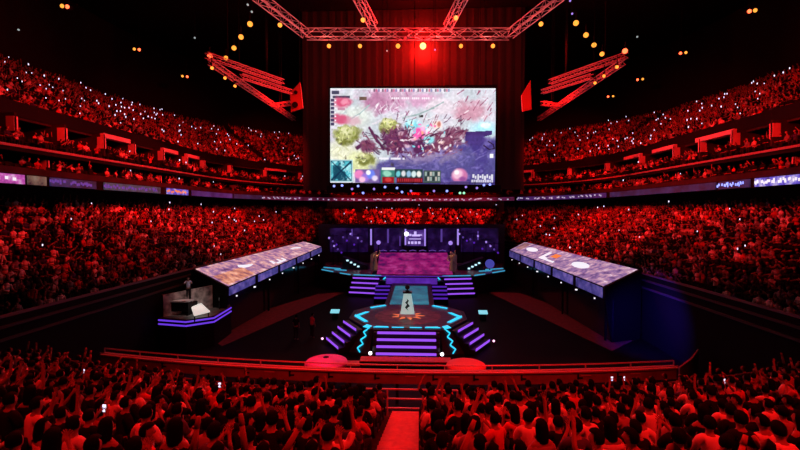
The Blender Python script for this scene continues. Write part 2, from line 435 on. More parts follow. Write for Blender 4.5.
def person_set(arms, lean=.06, side=0., standing=False, long_hair=False, turn=0., build=1.0):
    """body, shirt, trousers and hair meshes of one pose; arms = ((elbow, wrist) for each hand)"""
    up = .46 if standing else 0.
    def T(x, y, z):
        k = (z - .5); return (x + side * k, y + lean * k, z + up)
    J = {'pelvis': (T(0, 0, .52), .125 * build), 'belly': (T(0, 0, .70), .115 * build), 'chest': (T(0, -.01, .90), .118 * build), 'collar': (T(0, -.01, 1.02), .075), 'neck': (T(0, .01, 1.10), .05),
         'jaw': (T(0, .025, 1.17), .072), 'head': (T(0, .02, 1.255), .092), 'crown': (T(0, .01, 1.33), .065)}
    ed = [('pelvis', 'belly'), ('belly', 'chest'), ('chest', 'collar'), ('collar', 'neck'), ('neck', 'jaw'), ('jaw', 'head'), ('head', 'crown')]
    ca, sa = math.cos(turn), math.sin(turn)
    H = lambda x, y, z: T(x * ca - y * sa, .02 + x * sa + y * ca, z)
    J['nose'] = (H(0, .115, 1.215), .014); ed.append(('head', 'nose'))
    for s, n in ((-1, 'a'), (1, 'b')):
        J['ear' + n] = (H(s * .098, -.005, 1.235), .017); ed.append(('head', 'ear' + n))
        J['shoulder' + n] = (T(s * .165 * build, -.01, .985), .062); ed.append(('chest' if False else 'collar', 'shoulder' + n))
        el, wr = arms[0 if s < 0 else 1]
        e = Vector(T(s * el[0], el[1], el[2])); w = Vector(T(s * wr[0], wr[1], wr[2])); d = (w - e).normalized()
        J['elbow' + n] = (tuple(e), .042); J['wrist' + n] = (tuple(w), .028); J['palm' + n] = (tuple(w + d * .06), (.036, .03))
        ed += [('shoulder' + n, 'elbow' + n), ('elbow' + n, 'wrist' + n), ('wrist' + n, 'palm' + n)]
        ax = d.cross(Vector((0, 1, 0))); ax = ax.normalized() if ax.length > .2 else Vector((1, 0, 0)); inw = d.cross(ax).normalized()
        for f, (o_, ln) in enumerate(((-.03, .075), (-.01, .09), (.01, .085), (.03, .065))):
            b = w + d * .105 + ax * o_; J['knuckle%d%s' % (f, n)] = (tuple(b), .010); J['tip%d%s' % (f, n)] = (tuple(b + d * ln + inw * .02 + ax * o_ * .5), .008)
            ed += [('palm' + n, 'knuckle%d%s' % (f, n)), ('knuckle%d%s' % (f, n), 'tip%d%s' % (f, n))]
        th = w + d * .035 - ax * s * .045; J['thumb' + n] = (tuple(th), .011); J['thumbtip' + n] = (tuple(th + d * .045 - ax * s * .02), .009)
        ed += [('wrist' + n, 'thumb' + n), ('thumb' + n, 'thumbtip' + n)]
        if standing:
            J['hip' + n] = ((s * .09, 0, .90), .09); J['knee' + n] = ((s * .10, .02, .50), .062); J['ankle' + n] = ((s * .11, -.02, .09), .04); J['toe' + n] = ((s * .12, .13, .035), .035)
        else:
            J['hip' + n] = ((s * .09, .04, .52), .09); J['knee' + n] = ((s * .12, .43, .52), .064); J['ankle' + n] = ((s * .12, .40, .09), .04); J['toe' + n] = ((s * .13, .54, .04), .036)
        ed += [('pelvis', 'hip' + n), ('hip' + n, 'knee' + n), ('knee' + n, 'ankle' + n), ('ankle' + n, 'toe' + n)]
    body = skin_mesh('person', J, ed, 'pelvis')
    g = lambda n, k, a=.012: (J[n][0], J[n][1] * k + a)
    S = {'pelvis': g('pelvis', 1.10), 'belly': g('belly', 1.16), 'chest': g('chest', 1.14), 'collar': (tuple(Vector(J['collar'][0]) + Vector((0, 0, .02))), .088)}
    se = [('pelvis', 'belly'), ('belly', 'chest'), ('chest', 'collar')]
    for n in 'ab':
        S['shoulder' + n] = g('shoulder' + n, 1.12, .012)
        e = Vector(J['shoulder' + n][0]).lerp(Vector(J['elbow' + n][0]), .85); S['sleeve' + n] = (tuple(e), .068); se += [('collar', 'shoulder' + n), ('shoulder' + n, 'sleeve' + n)]
    shirt = skin_mesh('shirt', S, se, 'pelvis')
    Tn = {'pelvis': (J['pelvis'][0], J['pelvis'][1] + .004)}; te = []
    for n in 'ab':
        for k, a in (('hip', .014), ('knee', .016), ('ankle', .018)): Tn[k + n] = (J[k + n][0], J[k + n][1] + a)
        te += [('pelvis', 'hip' + n), ('hip' + n, 'knee' + n), ('knee' + n, 'ankle' + n)]
    trousers = skin_mesh('trousers', Tn, te, 'pelvis')
    bm = bmesh.new(); bmesh.ops.create_uvsphere(bm, u_segments=16, v_segments=10, radius=1)
    kill = [v for v in bm.verts if (v.co.y > .35 and v.co.z < .42) or v.co.z < -.75]
    bmesh.ops.delete(bm, geom=kill, context='VERTS')
    for v in bm.verts:
        x, y, z = v.co.x * .104, v.co.y * .115 - .005, v.co.z * .118 + 1.262
        if long_hair and v.co.y < .1 and v.co.z < 0: z -= .28 * (-v.co.z); y -= .02; x *= 1 + .35 * (-v.co.z)
        v.co = Vector(H(x, y, z))
    hair = bpy.data.meshes.new('hair'); bm.to_mesh(hair); bm.free(); hair.polygons.foreach_set('use_smooth', [True] * len(hair.polygons))
    body.materials.clear(); body.materials.append(SKIN); hair.materials.append(HAIR); trousers.materials.clear(); trousers.materials.append(TROU); shirt.materials.clear(); shirt.materials.append(SHIRTS['pale'])
    return dict(body=body, shirt=shirt, trousers=trousers, hair=hair)
POSES = [
    ('sitting with hands in lap', person_set((DOWN, DOWN)), .22),
    ('leaning forward, head turned', person_set((((.22, .2, .74), (.10, .42, .70)), DOWN), lean=.28, turn=.5), .12),
    ('leaning sideways, head turned', person_set((DOWN, DOWN), side=.18, turn=-.7), .10),
    ('with long hair, sitting still', person_set((DOWN, DOWN), long_hair=True, build=.9), .16),
    ('clapping before the face', person_set((CLAP, CLAP), lean=.1), .12),
    ('clapping with long hair', person_set((CLAP, CLAP), lean=.1, long_hair=True, build=.92), .06),
    ('with both arms raised high', person_set((UP, UP)), .02),
    ('with one arm raised high', person_set((DOWN, UP), turn=-.3), .03),
    ('with both hands lifted', person_set((PHN, PHN), lean=.08), .04),
    ('with one elbow lifted out', person_set((CHEER, DOWN), lean=.12, turn=.4), .05),
]
def build_person(ps, shirt, loc, rz, label, group, scale=1.):
    b = bpy.data.objects.new('person', ps['body']); COL.objects.link(b)
    b.location = loc; b.rotation_euler = (0, 0, rz); b.scale = (scale * random.choice((-1, 1)), scale, scale)
    tag(b, label, 'person', group)
    for k in ('hair', 'shirt', 'trousers'):
        c = bpy.data.objects.new(k, ps[k]); COL.objects.link(c); c.parent = b
        if k == 'shirt':
            c.material_slots[0].link = 'OBJECT'; c.material_slots[0].material = SHIRTS[shirt]
    return b
CHO = RNG.choice(len(POSES), size=300, p=np.array([p[2] for p in POSES]) / sum(p[2] for p in POSES))
SHN = RNG.choice(5, size=300, p=[.27, .50, .09, .09, .05])
held = []
for px, py in ((66, 379), (78, 417), (206, 391), (625, 384), (640, 352), (748, 390)):
    j = min(range(300), key=lambda i: math.hypot(INDIV[i]['px'] - px, INDIV[i]['py'] - 4 - py)); CHO[j] = 8; INDIV[j]['phone'] = 1
for q, pk, sk in zip(INDIV, CHO, SHN):
    pose, ps, _ = POSES[pk]; sh = list(SHIRTS)[sk]
    rz = q['a'] + random.uniform(-.5, .5)
    sc = random.uniform(.92, 1.07)
    build_person(ps, sh, (q['x'], q['y'], q['z']), rz, 'person in %s shirt %s, %s row, %s seat %s of aisle' % (sh, pose, ordw(q['row'] + 1), ordw(q['seat']), 'left' if q['side'] < 0 else 'right'), 'spectators in the near stand', sc)
    if q.get('phone'): held.append((q, rz, sc))

# ------------------------------------------------------------------ phones held up in the stands
pm = MB(); pm.box((0, 0, 0), (.085, .012, .16))
PH = pm.build('phone', BLACK, bevel=.004); 
ps_ = MB(); ps_.box((0, -.008, 0), (.07, .006, .14)); PHS = ps_.build('phone_screen', PHONEW)
PH_ME, PHS_ME = PH.data, PHS.data
bpy.data.objects.remove(PH); bpy.data.objects.remove(PHS)
def phone(loc, rz, label, group, size=1., tilt=0.):
    o = bpy.data.objects.new('phone', PH_ME); COL.objects.link(o); o.location = loc; o.rotation_euler = (tilt, 0, rz); o.scale = (size,) * 3
    tag(o, label, 'phone', group)
    s = bpy.data.objects.new('phone_screen', PHS_ME); COL.objects.link(s); s.parent = o; s['label'] = 'bright white phone screen'
    return o
for q, rz, sc in held[:14]:
    v = Matrix.Rotation(rz, 3, 'Z') @ Vector((0, .45 * sc, 1.22 * sc))
    phone((q['x'] + v.x, q['y'] + v.y, q['z'] + v.z), rz, 'lit phone held up in %s row, %s seat %s of aisle' % (ordw(q['row'] + 1), ordw(q['seat']), 'left' if q['side'] < 0 else 'right'), 'phones in the near stand')
cand = [c for c in crowd_spots if c[4] > 17 and 0 < proj((c[0], c[1], c[2] + 1.3))[0] < 800]
pick = RNG.choice(len(cand), size=min(len(cand), 1400), replace=False)
nph = 0
for i in pick:
    x, y, z, a, dist = cand[i]; r = proj((x, y, z + 1.3))
    upper = z > E + 6; lower = z < E + 1
    pr = .42 if upper else (.16 if lower else .15)
    if r[1] > 330: pr = 0
    if random.random() > pr or nph >= 290: continue
    nph += 1
    n = Vector((math.sin(a) * -1, math.cos(a), 0))
    to = Vector((CX - x, -y, 0)); rz = math.atan2(to.x, -to.y) + random.uniform(-.5, .5)
    where = 'upper stand' if upper else ('lower stand' if lower else 'suite balcony')
    sidew = 'left' if x < 0 else 'right'
    if abs(x) < 12 and y > 60: sidew = 'far'
    p = Vector((x, y, z + random.uniform(1.2, 1.5))) + n * .38
    phone(p, rz, 'tiny bright phone light held up in the %s, %s side of the hall' % (where, sidew), 'phone lights in the %s, %s side' % (where, sidew), .85 if dist < 45 else 1.35)

# ------------------------------------------------------------------ the big screen
def fbm(h, w, base, octs=5, seed=0):
    g = np.random.default_rng(seed); out = np.zeros((h, w)); amp = 1.; tot = 0
    for o in range(octs):
        gy, gx = base * 2 ** o, int(base * 2 ** o * w / h) + 1
        t = g.random((gy + 2, gx + 2)); yy = np.linspace(0, gy, h); xx = np.linspace(0, gx, w)
        y0 = yy.astype(int); x0 = xx.astype(int); fy = (yy - y0)[:, None]; fx = (xx - x0)[None]
        fy = fy * fy * (3 - 2 * fy); fx = fx * fx * (3 - 2 * fx)
        out += amp * ((t[y0][:, x0] * (1 - fx) + t[y0][:, x0 + 1] * fx) * (1 - fy) + (t[y0 + 1][:, x0] * (1 - fx) + t[y0 + 1][:, x0 + 1] * fx) * fy)
        tot += amp; amp *= .55
    return out / tot
def paint_screen(W=333, H=193):
    U, Vv = np.meshgrid(np.linspace(0, 166, W), np.linspace(0, 96, H))
    n1, n2, n3, n4 = (fbm(H, W, b, 5, s) for b, s in ((4, 1), (7, 2), (14, 3), (24, 4)))
    img = np.zeros((H, W, 3))
    C = lambda *c: np.array(c) / 255.
    img[:] = C(206, 202, 214)
    def mix(mask, col): 
        nonlocal img
        m_ = np.clip(mask, 0, 1)[..., None]; img = img * (1 - m_) + np.asarray(col) * m_
    S = lambda a, b, x: np.clip((x - a) / (b - a), 0, 1)
    def blob(u, v, ru, rv, col, k=.45, soft=.25, n=n2, a=1.):
        d = np.sqrt(((U - u) / ru) ** 2 + ((Vv - v) / rv) ** 2) + (n - .5) * 2 * k
        mix(a * (1 - S(1 - soft, 1 + soft, d)), col)
    def rect(u0, v0, u1, v1, col, a=1.): mix(((U >= u0) & (U <= u1) & (Vv >= v0) & (Vv <= v1)) * a, col)
    def stroke(pts, w, col, a=1.):
        for (u0, v0), (u1, v1) in zip(pts, pts[1:]):
            L2 = (u1 - u0) ** 2 + (v1 - v0) ** 2 + 1e-9
            t = np.clip(((U - u0) * (u1 - u0) + (Vv - v0) * (v1 - v0)) / L2, 0, 1)
            d = np.hypot(U - u0 - t * (u1 - u0), Vv - v0 - t * (v1 - v0)) + (n4 - .5) * 1.2
            mix(a * (1 - S(w * .6, w * 1.1, d)), col)
    mix(S(.42, .62, n1) * .55, C(170, 186, 190)); mix(S(.5, .7, n2) * .5, C(226, 222, 228))
    blob(60, 10, 24, 13, C(196, 156, 182), .7, .4, n3); blob(48, 15, 12, 9, C(164, 106, 140), .8, .3, n3, .6); blob(95, 12, 16, 8, C(205, 160, 190), .7, .4, n3)
    blob(140, 24, 15, 9, C(198, 150, 168), .8, .4, n3); blob(112, 18, 16, 8, C(216, 204, 214), .5)
    blob(25, 30, 18, 12, C(206, 212, 206), .4, .4, n1)
    # the violet river
    bound = 62 - 18 * S(70, 150, U) + 10 * S(80, 40, U) + (n1 - .5) * 26 + (n2 - .5) * 8
    mix(S(-2, 3, Vv - bound) * S(30, 52, U), C(88, 82, 138))
    mix(S(-2, 3, Vv - bound) * S(30, 52, U) * S(.46, .66, n2), C(74, 62, 128)); mix(S(-2, 3, Vv - bound) * S(30, 52, U) * S(.56, .7, n3) * .6, C(132, 120, 182))
    blob(95, 66, 34, 8, C(158, 140, 170), .7, .4, n3, .8)
    blob(12, 66, 16, 10, C(216, 216, 190), .5, .4); blob(32, 74, 13, 10, C(206, 210, 160), .6, .3, n3)
    for u, v, ru, rv in ((17, 46, 13, 9), (60, 37, 10, 7), (36, 70, 8, 6)):
        blob(u, v + 2, ru, rv, C(120, 122, 66), .5, .2, n3); blob(u - 1, v - 1, ru * .85, rv * .8, C(172, 174, 118), .7, .2, n4); blob(u - 2, v - 3, ru * .5, rv * .4, C(212, 212, 166), .8, .3, n4)
    dk = C(92, 48, 82)
    for pts, w in (([(28, 60), (36, 55), (44, 58)], 2.2), ([(40, 40), (46, 50), (54, 60), (60, 62)], 1.6), ([(66, 44), (70, 52), (64, 60), (72, 64)], 2.), ([(86, 62), (100, 60), (116, 50), (128, 40)], 1.6), ([(104, 60), (112, 46), (120, 40)], 1.1), ([(118, 56), (126, 46), (134, 42)], 1.2), ([(60, 52), (76, 46), (80, 40)], 1.4), ([(92, 50), (98, 58), (110, 64)], 1.5)):
        stroke(pts, w, dk)
    blob(68, 52, 13, 11, C(104, 56, 92), 1.0, .25, n3); blob(106, 57, 18, 9, C(120, 66, 92), 1.1, .25, n3, .9); blob(92, 58, 9, 8, C(90, 48, 88), 1.0, .25, n3); blob(124, 48, 12, 9, C(132, 80, 104), 1.1, .3, n4, .8)
    blob(40, 58, 9, 6, C(118, 70, 96), 1., .3, n3)
    for u, v, c in ((112, 54, (226, 196, 190)), (100, 64, (220, 150, 140)), (78, 58, (200, 170, 190)), (118, 60, (230, 210, 215)), (86, 50, (230, 170, 200)), (72, 46, (190, 150, 170))): blob(u, v, 3.4, 2.4, C(*c), .8, .3, n4)
    blob(84, 37, 8, 6, C(128, 206, 218), .5, .3); blob(82, 34, 4, 3, C(190, 238, 240), .4); blob(100, 52, 6, 4.5, C(140, 214, 222), .5, .3)
    blob(91, 45, 6, 5, C(238, 96, 168), .6, .3, n3); blob(94, 41, 3, 3, C(250, 170, 205), .4); blob(108, 37, 5, 5, C(232, 206, 196), .5); blob(110, 36, 2, 3, C(190, 120, 110), .5)
    blob(153, 40, 12, 7, C(168, 222, 236), .5, .5); blob(156, 37, 5, 3, C(226, 246, 250), .4)
    mix(((Vv > 43.5 - .05 * (U - 136)) & (Vv < 53 - .25 * (U - 136)) & (U > 136) & (U < 163)) * .95, C(66, 44, 104)); blob(146, 52, 12, 6, C(78, 62, 126), .6)
    stroke([(159, 53), (164, 56), (165, 60), (160, 61), (155, 57)], .7, C(50, 34, 60))
    for a_, b_ in (((150, 18), (158, 10)), ((144, 22), (150, 12)), ((158, 22), (163, 14)), ((128, 6), (134, 2))): stroke([a_, b_], .6, C(150, 84, 112), .8)
    stroke([(74, 30), (90, 26), (104, 20), (114, 14)], .9, C(150, 170, 170)); stroke([(16, 34), (30, 26), (40, 17)], .9, C(160, 178, 178))
    rect(30, 9, 37, 12, C(110, 90, 80)); rect(90, 27, 94, 29, C(60, 60, 60))
    g_ = np.random.default_rng(5)
    def scat(n, u0, u1, v0, v1, ln, w, cols, a=.8, slope=None):
        for _ in range(n):
            u, v = g_.uniform(u0, u1), g_.uniform(v0, v1); L = g_.uniform(.4, 1) * ln; t = g_.uniform(0, 3.14) if slope is None else slope + g_.normal() * .35
            stroke([(u, v), (u + math.cos(t) * L * .5, v + math.sin(t) * L * .5 + g_.normal() * .5), (u + math.cos(t) * L, v + math.sin(t) * L)], w * g_.uniform(.6, 1.2), C(*cols[g_.integers(len(cols))]), a)
    MAR = ((92, 44, 74), (70, 36, 70), (120, 62, 88), (140, 84, 104)); LITE = ((236, 220, 226), (222, 190, 205), (200, 214, 220), (240, 236, 240))
    scat(46, 56, 82, 42, 66, 7, .7, MAR); scat(52, 88, 134, 42, 66, 8, .6, MAR, .85, -.7); scat(22, 26, 52, 46, 66, 7, .6, MAR, .8, .6)
    scat(26, 58, 82, 30, 56, 11, .45, MAR, .8, -1.2); scat(26, 92, 136, 30, 56, 11, .45, MAR, .8, -.9); scat(14, 28, 54, 42, 60, 10, .5, MAR, .8, .9); scat(30, 6, 70, 44, 76, 4, .7, ((96, 84, 80), (70, 58, 76)), .5)
    scat(40, 60, 130, 36, 68, 3, .8, LITE, .8); scat(16, 80, 116, 36, 60, 2.2, .9, ((238, 110, 170), (130, 214, 226), (250, 180, 150)), .8)
    scat(26, 38, 80, 2, 24, 7, .6, ((150, 80, 120), (176, 110, 150), (232, 206, 222)), .7, 1.2); scat(22, 124, 164, 4, 34, 6, .5, ((150, 70, 104), (180, 120, 140), (236, 220, 226)), .8, -.9)
    scat(30, 6, 26, 38, 56, 3, .7, ((110, 116, 60), (210, 212, 150), (150, 160, 84)), .8); scat(20, 52, 68, 30, 44, 3, .7, ((110, 116, 60), (216, 214, 150), (150, 160, 84)), .8); scat(18, 28, 44, 64, 78, 3, .7, ((110, 116, 70), (226, 228, 180)), .7)
    scat(40, 60, 164, 64, 82, 9, .8, ((84, 72, 140), (122, 110, 176), (140, 130, 190)), .45, -.2); scat(30, 2, 130, 18, 36, 9, .8, ((236, 236, 238), (184, 196, 198), (228, 216, 224)), .55, -.5)
    scat(14, 2, 30, 56, 74, 6, .7, ((236, 236, 214), (190, 190, 150)), .6)
    n5 = fbm(H, W, 48, 2, 9)
    img *= (.90 + .2 * n5)[..., None]
    img = np.clip((img - .5) * 1.14 + .5 + .02, 0, 1)
    # interface marks
    rect(0, 0, 166, 1.2, C(244, 240, 246)); 
    for k in range(36): rect(42 + k * 2.2, 1, 43.4 + k * 2.2, 3.6, C(*((250, 240, 250), (90, 70, 90), (210, 90, 130), (120, 120, 180))[k % 4]), .8)
    rect(2, 3, 9, 6, C(70, 70, 96)); rect(3, 8, 20, 10, C(60, 66, 90))
    blob(13, 15, 8, 5.5, C(214, 84, 122), .5, .3, n3); blob(15, 14, 4, 3, C(240, 150, 176), .6, .3, n4); blob(11, 31, 8, 5, C(212, 92, 128), .5, .3, n3); rect(8, 20, 15, 22, C(190, 120, 150), .8); blob(24, 33, 7, 4, C(216, 160, 178), .6, .4, n3, .7)
    for k in range(7): rect(1, 11 + k * 4, 4, 13.6 + k * 4, C(70, 60, 96)); rect(4.6, 12 + k * 4, 6.4, 13 + k * 4, C(240, 235, 245))
    for k in range(22): rect(60 + k * 2.05, 9.4, 61.5 + k * 2.05, 11.4, C(252, 240, 250), .95 if k % 5 else .2)
    for k in range(14): rect(48 + k * 2., 70, 49.5 + k * 2., 71.8, C(244, 240, 250), .9 if k % 6 else .1)
    rect(161, 65.5, 164.4, 69, C(250, 250, 252))
    rect(0, 72.5, 23, 94.5, C(176, 214, 222)); rect(.9, 73.5, 22, 93.6, C(22, 76, 98))
    q = (U > 1) & (U < 22) & (Vv > 73.6) & (Vv < 93.5)
    mix(q * S(.44, .56, n3) * .9, C(96, 206, 220)); mix(q * S(.5, .62, n4) * .8, C(190, 240, 244))
    mk = MASKX = (np.abs((U - 1) / 21 + (Vv - 73.6) / 20 - 1) < .06) & q; mix(mk * .9, C(14, 50, 78)); mk = (np.abs((U - 1) / 21 - (Vv - 73.6) / 20) < .045) & q; mix(mk * .8, C(14, 50, 78))
    rect(26, 82, 50, 95, C(120, 96, 160))
    for u, v, r_, c in ((30, 87, 4, (236, 130, 190)), (36, 90, 4, (160, 120, 220)), (42, 87, 4, (110, 130, 236)), (46, 91, 3, (230, 215, 240)), (33, 92, 3, (250, 190, 220)), (39, 85, 2, (250, 245, 250))): blob(u, v, r_, r_, C(*c), .5)
    rect(52, 81, 66, 95.5, C(58, 128, 118)); rect(53, 80, 66, 82.4, C(238, 240, 240)); blob(58, 86, 4, 3, C(150, 216, 190), .6); rect(53.5, 89.5, 65, 95.5, C(150, 24, 34)); blob(59, 92, 3, 2, C(210, 60, 60), .6)
    rect(66, 81.5, 94, 89.5, C(38, 66, 72))
    for k, c in enumerate(((110, 200, 210), (225, 225, 230), (150, 190, 220), (215, 235, 235), (240, 238, 230))): blob(69.5 + k * 5.2, 86, 2.1, 2.8, C(*c), .5)
    rect(68, 90, 94, 95, C(96, 22, 34))
    for k in range(12): rect(69 + k * 2.1, 91, 70.2 + k * 2.1, 93.5, C(206, 50, 60), .8)
    rect(95, 82.5, 112, 95, C(70, 86, 88))
    for k in range(6): 
        for j in range(2): rect(96.2 + k * 2.6, 84 + j * 5, 98 + k * 2.6, 87.5 + j * 5, C(*((150, 170, 165), (40, 54, 56), (196, 190, 180))[(k + j) % 3]))
    blob(131, 88, 8, 8, C(206, 120, 170), .15, .12); blob(129, 86, 5, 5, C(240, 190, 215), .4); blob(128, 84, 2.4, 2.2, C(255, 250, 252), .3); blob(134, 91, 4, 3, C(150, 80, 150), .5)
    rect(122, 93, 140, 96, C(90, 70, 130))
    for k in range(9): rect(144 + k * 2.3, 86 + (k % 2) * 1.4, 145.6 + k * 2.3, 89 + (k % 3), C(240, 238, 246), .9)
    for k in range(10): rect(143 + k * 2.2, 91.5, 144.6 + k * 2.2, 93.6, C(230, 226, 240), .85)
    img *= (.95 + .1 * n4)[..., None]
    rng = np.random.default_rng(11)
    return np.clip(img, 0, 1)
IMG = paint_screen()
def grid_screen(name, img, a, b, c, parent):
    """picture-carrying panel: a = upper left, b = upper right, c = lower left corner"""
    H, W, _ = img.shape; a, b, c = (np.array(p) for p in (a, b, c))
    uu, vv = np.meshgrid(np.linspace(0, 1, W), np.linspace(0, 1, H))
    V = a + uu[..., None] * (b - a) + vv[..., None] * (c - a)
    idx = np.arange(H * W).reshape(H, W)
    fs = np.stack([idx[1:, :-1], idx[1:, 1:], idx[:-1, 1:], idx[:-1, :-1]], -1).reshape(-1, 4)
    me = bpy.data.meshes.new(name); me.from_pydata(V.reshape(-1, 3).tolist(), [], fs.tolist())
    l = np.where(img <= .04045, img / 12.92, ((img + .055) / 1.055) ** 2.4)
    at = me.color_attributes.new('Col', 'FLOAT_COLOR', 'POINT'); at.data.foreach_set('color', np.concatenate([l, np.ones((H, W, 1))], -1).astype(np.float32).ravel())
    me.materials.append(mat_attr('screen_picture', emit=1.08)); o = bpy.data.objects.new(name, me); COL.objects.link(o)
    o.parent = parent; o.matrix_parent_inverse = Matrix.Translation(-Vector(parent.location))
    return o
SY = 55.0
ul, ur, ll, lr = (P(*p, Y=SY) for p in ((330, 88), (496, 88), (330, 183), (496, 183)))
scr = thing('video_screen', 'huge video screen showing a pale violet game battle, hung before black drapes', 'screen', tuple((ll + lr) / 2))
grid_screen('screen_picture', IMG, ul, ur, ll, scr)
MB().box(((ul.x + ur.x) / 2, SY + .32, (ul.z + ll.z) / 2), (ur.x - ul.x + .3, .6, ul.z - ll.z + .3)).build('screen_cabinet', BLACK, scr)
c4 = (ul, ur, lr, ll)
fm = MB()
for p, q in ((0, 1), (1, 2), (2, 3), (3, 0)): fm.tube(c4[p] + Vector((0, .05, 0)), c4[q] + Vector((0, .05, 0)), .09, 4)
fm.build('bezel', BLACK, scr)
for x in (ul.x + 2, 0.2, ur.x - 2): MB().tube((x, SY + .3, ul.z), (x, SY + .3, E + 27.0), .05).build('hanging_cable', BLACK, scr)
# the lamp bar under the screen
y0 = P(413, 189, Y=SY - .4)
bar = thing('lamp_bar', 'black bar of small blue lamps hung under the video screen', 'lighting', (y0.x, SY - .4, y0.z))
MB().box((y0.x, SY - .4, y0.z), (22.5, .35, .9)).build('housing', BLACK, bar)
for px, py, mm in ((334, 186, BLUEL), (342, 185.5, BLUEL), (352, 189, LAV), (358, 186, BLUEL), (363, 193, BLUEL), (374, 189, LAV), (385, 187, BLUEL), (397, 188, BLUEL), (402, 192, BLUEL), (411, 191, LAV), (434, 191, LAV), (447, 191, BLUEL), (460, 193, GREENL), (464, 193, GREENL), (466, 187, LAV), (484, 185, BLUEL), (490, 184.5, BLUEL), (477, 188, LAV)):
    p = P(px, py, Y=SY - .66)
    MB().tube(p, p + Vector((0, .1, 0)), .16, 8).build('lens', mm, bar)
for x in (-8, 0, 8): MB().tube((y0.x + x, SY - .3, y0.z + .4), (y0.x + x, SY - .1, ll.z + .1), .05).build('bracket', BLACK, bar)

# black drapes with folds behind the screen
def drape(x0, x1, y, z0, z1, name, label):
    n = int((x1 - x0) / .25); vs = []
    for i in range(n + 1):
        x = x0 + (x1 - x0) * i / n; yy = y + .035 * math.sin(x * 5.2) + .015 * math.sin(x * 13)
        vs += [(x, yy, z0), (x, yy, z1), (x, yy + .06, z1), (x, yy + .06, z0)]
    fs = [(i * 4 + j, (i + 1) * 4 + j, (i + 1) * 4 + (j + 1) % 4, i * 4 + (j + 1) % 4) for i in range(n) for j in range(4)]
    return tag(MB().add(vs, fs).build(name, mat('black_velvet', (.045, .03, .03), .95, spec=.05)), label, 'curtain')
dl, dr = P(303, 190, Y=57), P(524, 190, Y=57)
drape(dl.x, dr.x, 57.2, dl.z, E + 27.0, 'stage_drape', 'wide black drape hanging behind the video screen')

# ------------------------------------------------------------------ trusses and lamps
def truss(a, b, w, label, wires=0):
    a, b = Vector(a), Vector(b); d = (b - a); L = d.length; d.normalize()
    s = d.cross(Vector((0, 0, 1))).normalized(); u = s.cross(d)
    o = thing('lighting_truss', label, 'truss', tuple((a + b) / 2), 'lighting trusses')
    cor = [s * i * w / 2 + u * j * w / 2 for i, j in ((-1, -1), (1, -1), (1, 1), (-1, 1))]
    for c in cor: MB().tube(a + c, b + c, .06 if w > .7 else .045, 6).build('chord', ALU if w > .7 else DULL, o)
    n = max(2, round(L / (w * 1.3))); lat = MB()
    for i in range(n):
        p, q = a + d * L * i / n, a + d * L * (i + 1) / n
        for j in range(4):
            c0, c1 = cor[j], cor[(j + 1) % 4]
            if (i + j) % 2: lat.tube(p + c0, q + c1, .04 if w > .7 else .028, 4)
            else: lat.tube(p + c1, q + c0, .04 if w > .7 else .028, 4)
    lat.build('lattice', ALU if w > .7 else DULL, o)
    for k in range(wires):
        p = a + d * L * (k + .5) / wires + Vector((0, 0, w / 2)); MB().tube(p, (p.x, p.y, E + 27.0), .02, 4).build('cable', BLACK, o)
    return o
TZ = E + 21.0
A0, A1 = P(306, 34, Z=TZ), P(510, 34, Z=TZ)
truss(A0, A1, 1.0, 'long level truss across the hall above the video screen', 4)
truss(A0, P(255, -6, Z=TZ), .85, 'slanting truss running from the left end of the level truss', 2)
truss(A1, P(562, -6, Z=TZ), .85, 'slanting truss running from the right end of the level truss', 2)
truss(P(374, 27, Z=TZ + .9), P(357, -5, Z=TZ + .9), .85, 'left one of the two short trusses coming forward over the level truss', 1)
truss(P(447, 28, Z=TZ + .9), P(464, -5, Z=TZ + .9), .85, 'right one of the two short trusses coming forward over the level truss', 1)
HZ = E + 14.0
for sd, w in ((1, 'left'), (-1, 'right')):
    fx = (lambda x: x) if sd > 0 else (lambda x: 833 - x)
    ap = P(fx(206), 55, Z=HZ)
    truss(ap, P(fx(283), 82, Z=HZ), .45, 'upper arm of the fan of red trusses hung %s of the screen' % w, 2)
    truss(P(fx(241), 76, Z=HZ - .7), P(fx(291), 92, Z=HZ - .7), .42, 'middle arm of the fan of red trusses hung %s of the screen' % w, 1)
    truss(P(fx(210), 62, Z=HZ - .9), P(fx(294), 119, Z=HZ - .9), .45, 'lower arm of the fan of red trusses hung %s of the screen' % w, 2)
    truss(P(fx(273), 106, Z=HZ - .9), P(fx(291), 103, Z=HZ - 1.4), .42, 'short cross truss under the red emblem board %s of the screen' % w, 1)
    # emblem board: a tall triangle with a round hole mark
    yb = 47.5
    tri = [P(fx(x), y, Y=yb) for x, y in ((300, 82), (303, 108), (291, 112), (290, 93))]
    if sd < 0: tri = [P(x, y, Y=yb) for x, y in ((530, 81), (531, 110), (522, 112), (521, 96))][::-1]
    eb = thing('emblem_board', 'red pointed emblem board at the inner end of the %s truss fan' % w, 'sign', tuple(tri[2]))
    ebd = MB().slab(tri[::-1], .25).build('board', mat('emblem_red', (.34, .05, .04), .6), eb)
    c = sum(tri, Vector()) / 4
    for dx, dz, r in ((0, .7, .22), (-.1, -.7, .35)):
        q = c + Vector((dx, -.05, dz)); MB().tube(q, q + Vector((0, -.08, 0)), r, 10).build('emblem_mark', BLACK, ebd)
    MB().tube(tri[0], (tri[0].x, tri[0].y, E + 27.0), .03, 4).build('cable', BLACK, eb)

